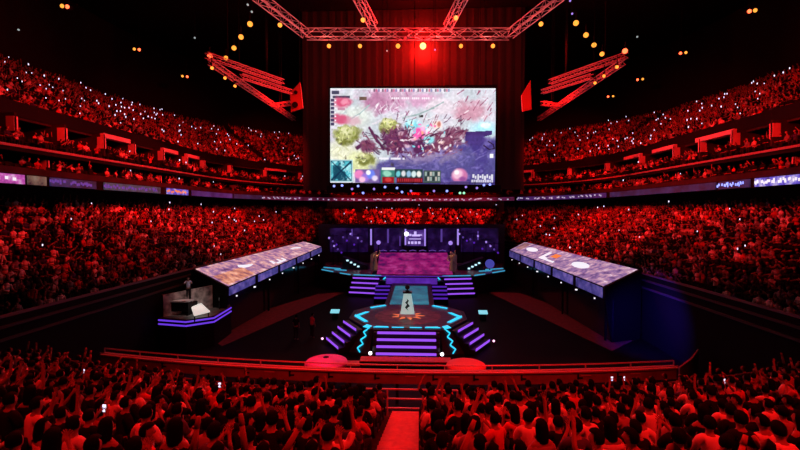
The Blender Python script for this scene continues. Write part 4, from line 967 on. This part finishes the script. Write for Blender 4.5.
# ------------------------------------------------------------------ player booths with display roofs
def booth(s, w):
    fx = (lambda a, b: a) if s < 0 else (lambda a, b: b)
    rn, rf = P(*fx((192.6, 269.6), (640.6, 270.3)), Y=31), P(*fx((304.5, 241.5), (524.5, 242)), Y=56)      # rear edge, near and far
    fn, ff = P(*fx((226.8, 287.5), (605, 287.5)), Y=30), P(*fx((322, 246.5), (509, 250)), Y=55)            # front edge
    ln, lf = P(*fx((227.5, 297.5), (601.5, 299.7)), Y=30), P(*fx((321, 256), (522, 262)), Y=55)
    lf = Vector((ff.x, ff.y, ff.z - (fn.z - ln.z) * 1.0)); ln.x = fn.x
    o = thing('player_booth', 'long player booth with violet display roof on the %s side of the stage' % w, 'booth', ((fn.x + rf.x) / 2, 42, 0), 'player booths')
    inw = Vector((-s * -1, 0, 0)) * -1 * s * s
    roof = [fn, ff, rf, rn] if s < 0 else [rn, rf, ff, fn]
    MB().slab(roof, .18).build('roof', BLACK, o)
    up = Vector((0, 0, .03))
    cen = sum(roof, Vector()) / 4
    ins = [p.lerp(cen, .025) + up for p in roof]
    MB().slab(ins, .02).build('roof_display', mat_led('booth_picture_' + w, [(.04, .015, .08), (.22, .12, .30), (.48, .26, .34), (.78, .64, .82)] if s > 0 else [(.06, .02, .09), (.30, .14, .30), (.62, .30, .28), (.85, .66, .78)], 1.2, 1.5, 10, (.32, .46, .57, .70)), o)
    # coordinates on the roof: a along the length (0 near, 1 far), b across (0 front, 1 rear)
    def rp(a, b, h=.06): return fn.lerp(ff, a).lerp(rn.lerp(rf, a), b) + Vector((0, 0, h))
    def patch(a0, a1, b0, b1, m, name, label=None):
        q = [rp(a0, b0), rp(a1, b0), rp(a1, b1), rp(a0, b1)]
        x = MB().slab(q if s < 0 else q[::-1], .02).build(name, m, o)
        if label: x['label'] = label
    A = lambda p: p
    ell = lambda a, b, ra, rb: [rp(a + ra * math.cos(t), b + rb * math.sin(t)) for t in np.linspace(0, 2 * math.pi, 18)[:-1]]
    for a, b, ra, rb in ((.24, .55, .05, .14), (.74, .55, .07, .13)) if s < 0 else ((.27, .5, .06, .16), (.78, .55, .07, .16)):
        q = ell(a, b, ra, rb); MB().slab(q if s < 0 else q[::-1], .02).build('glowing_oval', WHITEP, o)
    if s < 0:
        patch(.44, .50, .50, .80, ORANGEP, 'emblem', 'orange block of the roof emblem'); patch(.39, .41, .15, .75, WHITEP, 'emblem_bar'); patch(.45, .465, .12, .50, WHITEP, 'emblem_bar'); patch(.49, .505, .1, .5, WHITEP, 'emblem_bar'); patch(.41, .50, .06, .14, WHITEP, 'emblem_bar')
        patch(.02, .20, .05, .5, mat_led('roof_orange', [(.16, .05, .12), (.62, .22, .14), (.9, .46, .34)], 1.1, 1.5, 10, (.34, .5, .66)), 'warm_patch')
    else:
        patch(.47, .53, .45, .70, ORANGEP, 'emblem', 'orange block of the roof emblem'); patch(.53, .60, .2, .34, WHITEP, 'emblem_bar'); patch(.44, .60, .18, .26, WHITEP, 'emblem_bar'); patch(.57, .60, .26, .70, WHITEP, 'emblem_bar')
        patch(.88, .97, .3, .9, mat_led('roof_rose', [(.12, .04, .10), (.42, .18, .20), (.62, .30, .32)], .85, 1.5, 10, (.34, .5, .66)), 'warm_patch')
    # front fascia display, dark glazed front below, posts
    k = Vector((-s * .06, 0, 0))
    fr = [ln, lf, ff, fn] if s < 0 else [fn, ff, lf, ln]
    MB().slab(fr, .15).build('fascia', BLACK, o)
    for i in range(5):
        a0, a1 = i / 5 + .01, (i + 1) / 5 - .015
        q = [ln.lerp(lf, a0) + Vector((0, 0, .07)), ln.lerp(lf, a1) + Vector((0, 0, .07)), fn.lerp(ff, a1) - Vector((0, 0, .06)), fn.lerp(ff, a0) - Vector((0, 0, .06))]
        q = [p + k for p in q]
        MB().slab(q if s < 0 else q[::-1], .03).build('fascia_display', mat_led('fascia_%s_%d' % (w, i), [(.012, .01, .06), (.07, .06, .30), (.26, .16, .52)], (.8, .9, .75, .7, .6)[i] if s < 0 else (.7, .8, .85, .75, .55)[i], 1.3, 6), o)
    for i in range(8):
        p = ln.lerp(lf, (i + .4) / 8) + k * 2 + Vector((0, 0, -.12)); MB().tube(p, p + Vector((0, 0, -.1)), .1 if i in (1, 4) else .06, 8).build('under_lamp', WHITEP, o)
    bk = Vector((s * 1.1, 0, 0))
    for base_, top_, nm in (((ln + bk * .5), (lf + bk * .5), 'front_glass'),):
        q = [Vector((base_.x, base_.y, .05)), Vector((top_.x, top_.y, .05)), top_, base_]
        MB().slab(q if s < 0 else q[::-1], .08).build(nm, mat('smoked_glass', (.015, .015, .02), .15), o)
    q = [Vector((rn.x, rn.y, .02)), Vector((ln.x + s * .5, ln.y + .1, .02)), Vector((ln.x, ln.y + .1, ln.z)), Vector((fn.x, fn.y + .1, fn.z - .1)), Vector((rn.x, rn.y, rn.z - .1))]
    MB().slab(q, .12).build('end_wall', BLACK, o)
    q = [Vector((rn.x, rn.y, .02)), Vector((rf.x, rf.y, .02)), Vector((rf.x, rf.y, rf.z - .1)), Vector((rn.x, rn.y, rn.z - .1))]
    MB().slab(q, .12).build('back_wall', BLACK, o)
    for a in (.02, .33, .66, .98):
        p = ln.lerp(lf, a) + bk * .3; MB().tube((p.x, p.y, 0), (p.x, p.y, p.z), .09, 8).build('post', BLACK, o)
booth(-1, 'left'); booth(1, 'right')

# ------------------------------------------------------------------ host desk at the near end of the left booth
HZ0 = E - 7.2
def HP(px, py, z=None): return P(px, py, Z=HZ0 if z is None else z)
hs = thing('desk_platform', 'low dark platform with violet edge lights near the end of the left booth', 'platform', (-14, 28, 0))
out = [HP(*p) for p in ((157, 318), (186, 320), (214, 316), (231, 306), (222, 296), (165, 291), (148, 296))]
for p in out: p.x = max(p.x, -16.7)
MB().prism([(p.x, p.y) for p in out], 0, HZ0).build('platform', BLACK, hs); MB().prism([(p.x * .99 - .14, p.y * .99 + .29) for p in out], HZ0, HZ0 + .02).build('deck', mat('desk_deck', (.13, .12, .12), .6, noise=.5, scale=2), hs)
for z in (-.12, -.38):
    pts = [Vector((p.x, p.y, HZ0 + z)) + Vector((.03, -.06, 0)) for p in out[:4]]; MB().path(pts, .06, 5).build('edge_light', mat('indigo_light', (.05, .02, .08), .4, emit=(.16, .045, .85), power=.9), hs)
sp = HP(152, 312)
pa = [P(148, 317, Y=27.4), P(152, 291, Y=30), P(177, 288, Y=31.2), P(178, 306, Y=29.6)]
dk_ = thing('host_desk', 'small dark host desk on the platform beside the left booth', 'desk', tuple(HP(186, 308)))
c = P(181, 300, Y=28.2); MB().box((c.x, c.y, HZ0 + 1.0), (1.5, .7, .06)).build('desk_top', mat('desk_white', (.7, .7, .72), .5), dk_)
for a in (-.6, .6): MB().box((c.x + a, c.y, HZ0 + .46), (.08, .5, .92)).build('leg', BLACK, dk_)
MB().box((c.x, c.y - .25, HZ0 + .6), (1.2, .04, .6)).build('front_panel', BLACK, dk_)
hc = P(188.5, 303, Y=28.9); host_pose = person_set((((.24, .16, .86), (.16, .36, .92)), ((.24, .16, .86), (.14, .38, .95))), lean=.05, standing=True)
SHIRTS['light_blue'] = mat('light_blue_cotton', (.45, .52, .75), .85)
build_person(host_pose, 'light_blue', (hc.x, hc.y, HZ0 + .75), math.pi + .5, 'person in light blue shirt standing at the host desk by the left booth', None, 1.0)
hr = thing('host_riser', 'small dark riser under the person at the host desk', 'riser', (hc.x, hc.y, HZ0)); MB().box((hc.x, hc.y, HZ0 + .375), (.9, .8, .75)).build('riser_block', BLACK, hr)
wb = HP(203, 309); o = thing('light_table', 'white glowing flat table on the platform beside the host desk', 'table', (wb.x, wb.y, HZ0))
q = [P(*p, Z=HZ0 + .5) for p in ((190, 303), (200, 302), (210, 311), (194, 315))]
MB().slab(q[::-1], .08).build('table_top', mat('light_table_top', (.7, .7, .68), .5, emit=(.8, .78, .72), power=.75), o)
for p in q: p2 = p.lerp(sum(q, Vector()) / 4, .12); MB().tube((p2.x, p2.y, HZ0), (p2.x, p2.y, HZ0 + .45), .04).build('leg', BLACK, o)
mo = HP(203, 304); o = thing('desk_monitor', 'small violet monitor standing behind the white table', 'monitor', (mo.x, mo.y, HZ0))
MB().box((mo.x, mo.y, HZ0 + 1.0), (.55, .06, .4)).build('monitor_body', BLACK, o); MB().box((mo.x, mo.y - .04, HZ0 + 1.0), (.5, .02, .35)).build('monitor_screen', mat('violet_monitor', (.1, .1, .2), .4, emit=(.4, .35, .95), power=.8), o); MB().tube((mo.x, mo.y, HZ0), (mo.x, mo.y, HZ0 + .8), .05).build('stand', BLACK, o)
mo = HP(211, 306); o = thing('floor_lamp_cone', 'pale cone lamp at the booth end of the platform', 'lamp', (mo.x, mo.y, HZ0))
MB().lathe([(.35, HZ0 + .02), (.06, HZ0 + .95), (.0, HZ0 + .95)], (mo.x, mo.y, 0), 16).build('lamp_shade', mat('grey_cone', (.45, .45, .46), .6), o); MB().lathe([(0, HZ0 + .95), (.08, HZ0 + .97), (.06, HZ0 + 1.08), (0, HZ0 + 1.1)], (mo.x, mo.y, 0), 10).build('bulb', WHITEP, o)
bs = P(160.5, 314, Z=HZ0); bs.x = max(bs.x, -16.3); o = thing('loudspeaker', 'black upright loudspeaker at the outer end of the desk platform', 'speaker', (bs.x, bs.y, HZ0))
MB().box((bs.x, bs.y, HZ0 + .75), (.42, .45, 1.5)).build('cabinet', BLACK, o, bevel=.02); MB().tube((bs.x, bs.y - .23, HZ0 + 1.15), (bs.x, bs.y - .26, HZ0 + 1.15), .15, 14).build('speaker_cone', mat('cone_grey', (.06, .06, .06), .5), o)
q = [P(149, 316, Y=28.0), P(150, 294, Y=29.6), P(176, 290, Y=30.6), P(180, 306, Y=29.8)]
o = thing('printed_screen', 'grey mottled printed panel behind the host desk', 'panel', tuple(q[0]))
w0, w1 = Vector((-16.6, 27.6, HZ0)), Vector((-14.6, 30.4, HZ0))
MB().hexa([w0, w1, w1 + Vector((.1, -.08, 0)), w0 + Vector((.1, -.08, 0))], [w0 + Vector((0, 0, 1.5)), w1 + Vector((0, 0, 1.7)), w1 + Vector((.1, -.08, 1.7)), w0 + Vector((.1, -.08, 1.5))]).build('printed_face', mat('grey_print', (.42, .38, .36), .7, noise=.8, scale=2.5), o)
MB().box((w0.x, w0.y, HZ0 + .75), (.1, .1, 1.5)).build('post', BLACK, o)

# ------------------------------------------------------------------ floor: carpets, barrier, round tables, apron
def carpet(pts, label):
    q = [P(*p, Z=.02) for p in pts]
    tag(MB().prism([(p.x, p.y) for p in q], 0, .02).build('carpet_runner', CARPET), label, 'carpet', 'red carpet runners')
carpet([(488, 292), (520, 293), (640, 337), (612, 351)], 'red carpet runner on the floor from the rear stage towards the right corner')
carpet([(345, 292), (318, 294), (196, 330), (222, 346)], 'red carpet runner on the floor from the rear stage towards the left corner')
def arc(x0, x1, d, n=40): 
    return [(x, d + .0066 * x * x) for x in np.linspace(x0, x1, n)]
bar_ = thing('front_barrier', 'long curved barrier with double top rail between near stand and stage', 'barrier', (0, 20, 0))
PT = arc(-16.4, 13.6, 20.0)
mb = MB()
for (xa, ya), (xb, yb) in zip(PT, PT[1:]): mb.hexa([(xa, ya, .95), (xb, yb, .95), (xb, yb + .12, .95), (xa, ya + .12, .95)], [(xa, ya, 1.5), (xb, yb, 1.5), (xb, yb + .12, 1.5), (xa, ya + .12, 1.5)])
mb.build('panel', mat('barrier_panel', (.30, .24, .24), .5, noise=.25, scale=1.5), bar_)
mb = MB()
for (xa, ya), (xb, yb) in zip(PT, PT[1:]): mb.hexa([(xa, ya - .12, 1.5), (xb, yb - .12, 1.5), (xb, yb + .3, 1.5), (xa, ya + .3, 1.5)], [(xa, ya - .12, 1.56), (xb, yb - .12, 1.56), (xb, yb + .3, 1.56), (xa, ya + .3, 1.56)])
mb.build('ledge', mat('barrier_ledge', (.55, .45, .45), .5), bar_)
MB().path([(x, y + .25, 1.78) for x, y in PT], .035).build('rail', STEEL, bar_)
MB().path([(x, y - .1, 1.64) for x, y in PT], .02).build('rail', STEEL, bar_)
for i in range(0, 40, 3):
    x, y = PT[i]; MB().tube((x, y + .25, 1.5), (x, y + .25, 1.78), .03).build('rail_post', STEEL, bar_); MB().box((x, y + .06, .48), (.14, .1, .96)).build('foot_post', BLACK, bar_)
rr = random.Random(3)
for i in range(2, 38, 3):
    x, y = PT[i]; x += rr.uniform(-.3, .3); y = 20 + .0066 * x * x
    m_ = MB(); m_.box((x, y - .02, 1.28), (.08, .03, .26)); m_.box((x + .12, y - .02, 1.22), (.2, .03, .07)); m_.build('bracket', BLACK, bar_)
for x in (-6.6, 2.5, .4, 8.9, 11.4):
    y = 20 + .0066 * x * x; MB().box((x, y - .02, 1.33), (.5, .03, .05)).build('label_plate', mat('plate_grey', (.6, .55, .55), .4), bar_)
q = [P(x, y, Z=.9) for x, y in ((670, 358), (712, 350), (716, 354), (674, 362))]
o = thing('corner_barrier', 'short dim barrier continuing at the right end of the long curved barrier', 'barrier', tuple(q[0]))
z9 = [Vector((13.8, 21.3, 0)), Vector((15.2, 22.6, 0)), Vector((16.6, 24.2, 0))]
for a, b in zip(z9, z9[1:]):
    MB().hexa([a, b, b + Vector((0, .1, 0)), a + Vector((0, .1, 0))], [p + Vector((0, 0, 1.5)) for p in (a, b, b + Vector((0, .1, 0)), a + Vector((0, .1, 0)))]).build('panel', mat('barrier_panel', (0, 0, 0)), o)
for px, y, w, m_, k in ((326.5, 22.2, 1.12, mat('pink_cloth', (.72, .42, .55), .55, noise=.35, scale=1.2), 'pink and violet lit round table with dark mark, left behind the barrier'), (466, 22.0, 1.04, mat('red_cloth', (.80, .30, .30), .6), 'plain bright red round table, right behind the barrier')):
    zt = 1.30; c = P(px, 361, Y=y); o = thing('round_table', k, 'table', (c.x, y, 0), 'round tables behind the barrier')
    MB().lathe([(0, zt), (w * .6, zt - .02), (w * .97, zt - .08), (w, zt - .14), (w, zt - .3), (0, zt - .3)], (c.x, y, 0), 36).build('table_top', m_, o, smooth=True)
    MB().lathe([(.12, 0.0), (.12, zt - .3)], (c.x, y, 0), 12).build('pedestal', BLACK, o); MB().lathe([(0, 0), (.5, 0), (.5, .06), (0, .06)], (c.x, y, 0), 20).build('base', BLACK, o)
    if px < 400: MB().lathe([(0, zt + .012), (.16, zt + .012), (.16, zt - .03)], (c.x - .1, y + .35, 0), 12).build('dark_mark', BLACK, o)
ap = thing('stage_apron', 'red-lit stepped apron on the floor in front of the violet steps', 'platform', (0, 24.6, 0))
apm = mat('apron_red', (.5, .2, .2), .6, noise=.2)
MB().box((.0, 24.8, .2), (5.4, .8, .4)).build('apron_block', BLACK, ap); MB().box((0, 24.8, .43), (5.4, .8, .06)).build('apron_top', apm, ap)
for s in (-1, 1): MB().box((s * 3.1, 24.5, .12), (.9, .8, .24)).build('side_block', BLACK, ap); MB().box((s * 3.1, 24.5, .26), (.9, .8, .05)).build('side_top', apm, ap)
# floor light plates beside the front stage
for px, py, w in ((335, 311, 'left'), (483, 312, 'right')):
    c = P(px, py, Z=.7); o = thing('floor_light', 'small slanted cyan light plate standing on the floor %s of the front stage' % w, 'lamp', (c.x, c.y, 0), 'cyan floor lights')
    MB().box((c.x, c.y, .68), (.75, .5, .08), Matrix.Rotation(R(20), 3, 'X')).build('lens', mat('pale_cyan', (.02, .05, .06), .4, emit=(.25, .75, .9), power=.9), o); MB().box((c.x, c.y + .1, .3), (.5, .3, .6)).build('stand', BLACK, o)
# handrails and steps of the central aisle
d0, z0 = near_row(0)
o = thing('aisle_stairs', 'red-lit stair flight of the central aisle in the near stand', 'stairs', (.3, 9, 0))
am = mat('aisle_paint', (.50, .34, .34), .7, noise=.15)
for k in range(-1, NROW + 1):
    d, z = near_row(k)
    for j in range(2):
        MB().box((.3, d + .27 - j * .46 + .0, z + .02 + j * .15), (1.0, .46, .05)).build('tread', am, o)
for k, zo in ((11, .45), (11, .8), (11, 1.1)):
    d, z = near_row(k)
    for s in (-1, 1): pass
o = thing('aisle_gate', 'red-lit railing across the foot of the central aisle', 'railing', (.3, 16.2, near_row(NROW)[1]))
d, z = near_row(NROW)
for h in (.35, .7, 1.05): MB().tube((-1.6, d + .1, z + h), (2.2, d + .1, z + h), .03).build('rail', STEEL, o)
for x in (-1.6, -.35, .95, 2.2): MB().tube((x, d + .1, z), (x, d + .1, z + 1.05), .035).build('rail_post', STEEL, o)
for s, x0, x1 in ((-1, -15, -2), (1, 2.6, 15)):
    o = thing('stand_railing', 'dark front railing of the near stand %s of the central aisle' % ('left' if s < 0 else 'right'), 'railing', ((x0 + x1) / 2, d + .1, z), 'front railings of the near stand')
    xs = np.linspace(x0, x1, 14)
    for h in (.45, .95): MB().path([(x, near_y(d + .1, x), z + h) for x in xs], .03).build('rail', mat('dark_steel', (.12, .11, .11), .4), o)
    for x in xs[::2]: MB().tube((x, near_y(d + .1, x), z), (x, near_y(d + .1, x), z + .95), .03).build('rail_post', mat('dark_steel', (0, 0, 0)), o)
# stewards by the right booth and on the floor
stand_pose = person_set((((.23, .02, .78), (.20, .12, .55)), ((.23, .02, .78), (.2, .12, .55))), standing=True)
for i, (px, py, sh, k) in enumerate(((652, 333, 'red', 'standing on the floor beside the right carpet end'), (659, 331, 'black', 'standing behind the red-shirted steward by the right carpet'), (668, 326, 'grey', 'third in the small group by the right carpet end'), (296, 340, 'black', 'standing on the floor left of the front stage'), (312, 338, 'red', 'standing nearer the front stage on its left side'))):
    c = P(px, py, Z=0.); build_person(stand_pose, sh, (c.x, c.y, 0), random.uniform(-.8, .8), 'person in %s shirt %s' % (sh, k), 'stewards on the floor', 1.)

# ------------------------------------------------------------------ light
RED = (1.0, .006, .005)
def spot(loc, to, power, col=RED, size=60, blend=.6, r=.35, name='spot'):
    l = bpy.data.lights.new(name, 'SPOT'); l.energy = power; l.color = col; l.spot_size = R(size); l.spot_blend = blend; l.shadow_soft_size = r
    o = bpy.data.objects.new(name, l); COL.objects.link(o); o.location = loc
    o.rotation_euler = (Vector(to) - Vector(loc)).to_track_quat('-Z', 'Y').to_euler(); return o
def point(loc, power, col=RED, r=.2, name='lamp_glow'):
    l = bpy.data.lights.new(name, 'POINT'); l.energy = power; l.color = col; l.shadow_soft_size = r
    o = bpy.data.objects.new(name, l); COL.objects.link(o); o.location = loc; return o
for s in (-1, 1):
    spot((-s * 4, 40, TZ - 1), (s * 24, 47, E + .5), 84000, size=46, blend=.9)           # lower stands, middle
    spot((s * 14.5, 46, TZ - 2), (s * 23, 63, E), 60000, size=42, blend=.9)                 # lower stands, far corner
    spot((s * 2, 22, TZ - 1), (s * 28.5, 28, E + .2), 34000, size=44, blend=.9)                   # lower stands, near end
    spot((-s * 8, 34, TZ - 2), (s * 38, 36, E + 11), 40000, size=46, blend=.9)            # upper stands
    spot((s * 12, 43, TZ - 3), (s * 33, 61, E + 10), 20000, size=54, blend=.9)
    spot((s * 18, 51, TZ - 3), (s * 26, 76, E + 9), 26000, size=50, blend=.6)
    spot((s * 16, 22, E + 9), (s * 28, 44, E + 5.5), 15000, size=60, blend=.9)             # suite partitions
    spot((s * 13, 30, TZ - 1), (s * 5, 9.5, E - 5), 39000 if s < 0 else 15000, size=52, blend=.7, r=.15)       # near stand, from the truss
    spot((s * 11, 1, E + 11), (s * 4.5, 10, E - 6), 5000 if s < 0 else 12500, size=70, blend=.8, r=.15)       # near stand, from the side catwalk
    spot((s * 9, 62, E + 12), (s * 6, 79, E), 36000, size=62, blend=.7)                   # far end, unseen spots added behind the drape
p = P(423, 46, Y=53.5)  # unseen points added before the drape, standing in for the lamp's red halo
point(p, 3000, (1., .004, .004), .4)
point(P(423, 46, Y=50.5), 1200, (1., .004, .004), .4)
point(P(423, 47, Y=55.7), 4500, (1., .012, .008), .25)
for q in (A0.lerp(A1, .1), A0.lerp(A1, .35), A0.lerp(A1, .65), A0.lerp(A1, .9), P(280, 25, Z=TZ - 1.5), P(541, 24, Z=TZ - 1.5), P(366, 10, Z=TZ - .6), P(456, 10, Z=TZ - .6)):
    point(q + Vector((0, -1.6, -1.6)), 330, (1., .10, .08), .3)
for s, fx in ((0, lambda x: x), (1, lambda x: 833 - x)):
    for px, py in ((222, 72), (250, 88), (275, 96)): point(P(fx(px), py, Z=HZ - 1.8) + Vector((0, -1.2, 0)), 85, (1., .03, .02), .3)
spot((0, 40, TZ), (0, 50, 2), 1100, (.45, .10, 1.0), size=34)                               # violet wash on the rear stage
spot((0, 24, TZ), (0, 31, 1.5), 1700, (.45, .14, 1.0), size=22)
spot((0, 20, TZ - 2), (0, 30.9, 2.6), 2500, (.75, 1.0, .95), size=6, blend=.4)              # plinth
spot((12.5, 25.5, E - 4.6), (16.6, 28.6, 1.6), 3800, (.05, .03, 1.0), size=75, blend=1.0)                         # blue corner
spot((-8, 27, TZ - 2), (-1.9 + P(326.5, 361, Y=22.2).x + 1.9, 22.2, 1.3), 3500, (.5, .06, 1.0), size=6)
spot((-12.2, 25.5, E + 6), (-15.0, 28.8, HZ0 + .6), 1300, (1.0, .93, .85), size=15)              # host desk
for s in (-1, 1): spot((s * 4, 44, E + 6), (s * 4.3, 48.6, 3.4), 1600, (1, .62, .36), size=12)  # statues
for x in (-10, 0, 10): spot((x * .6, 26, TZ - 1), (x, 20.5, 1.5), 15000, RED, size=30)        # barrier and round tables
for s in (-1, 1): spot((s * 3, 20, TZ), (s * 11, 28, 0), 2200, RED, size=34)                  # floor runners

w = bpy.data.worlds.new('World'); SC.world = w; w.use_nodes = True
w.node_tree.nodes['Background'].inputs['Color'].default_value = (.004, .001, .001, 1); w.node_tree.nodes['Background'].inputs['Strength'].default_value = .4

cam = bpy.data.cameras.new('Camera'); co = bpy.data.objects.new('Camera', cam); COL.objects.link(co)
co.location = (CX, 0, E); co.rotation_euler = Euler((R(90) - math.atan(14 / F), 0, math.atan(19 / F)), 'XYZ')
cam.sensor_fit = 'HORIZONTAL'; cam.sensor_width = 36; cam.lens = 36 * F / 800; cam.clip_start = .1; cam.clip_end = 400
SC.camera = co
SC.view_settings.view_transform = 'Standard'; SC.view_settings.look = 'None'; SC.view_settings.exposure = 0; SC.view_settings.gamma = 1; SC.view_settings.use_curve_mapping = False
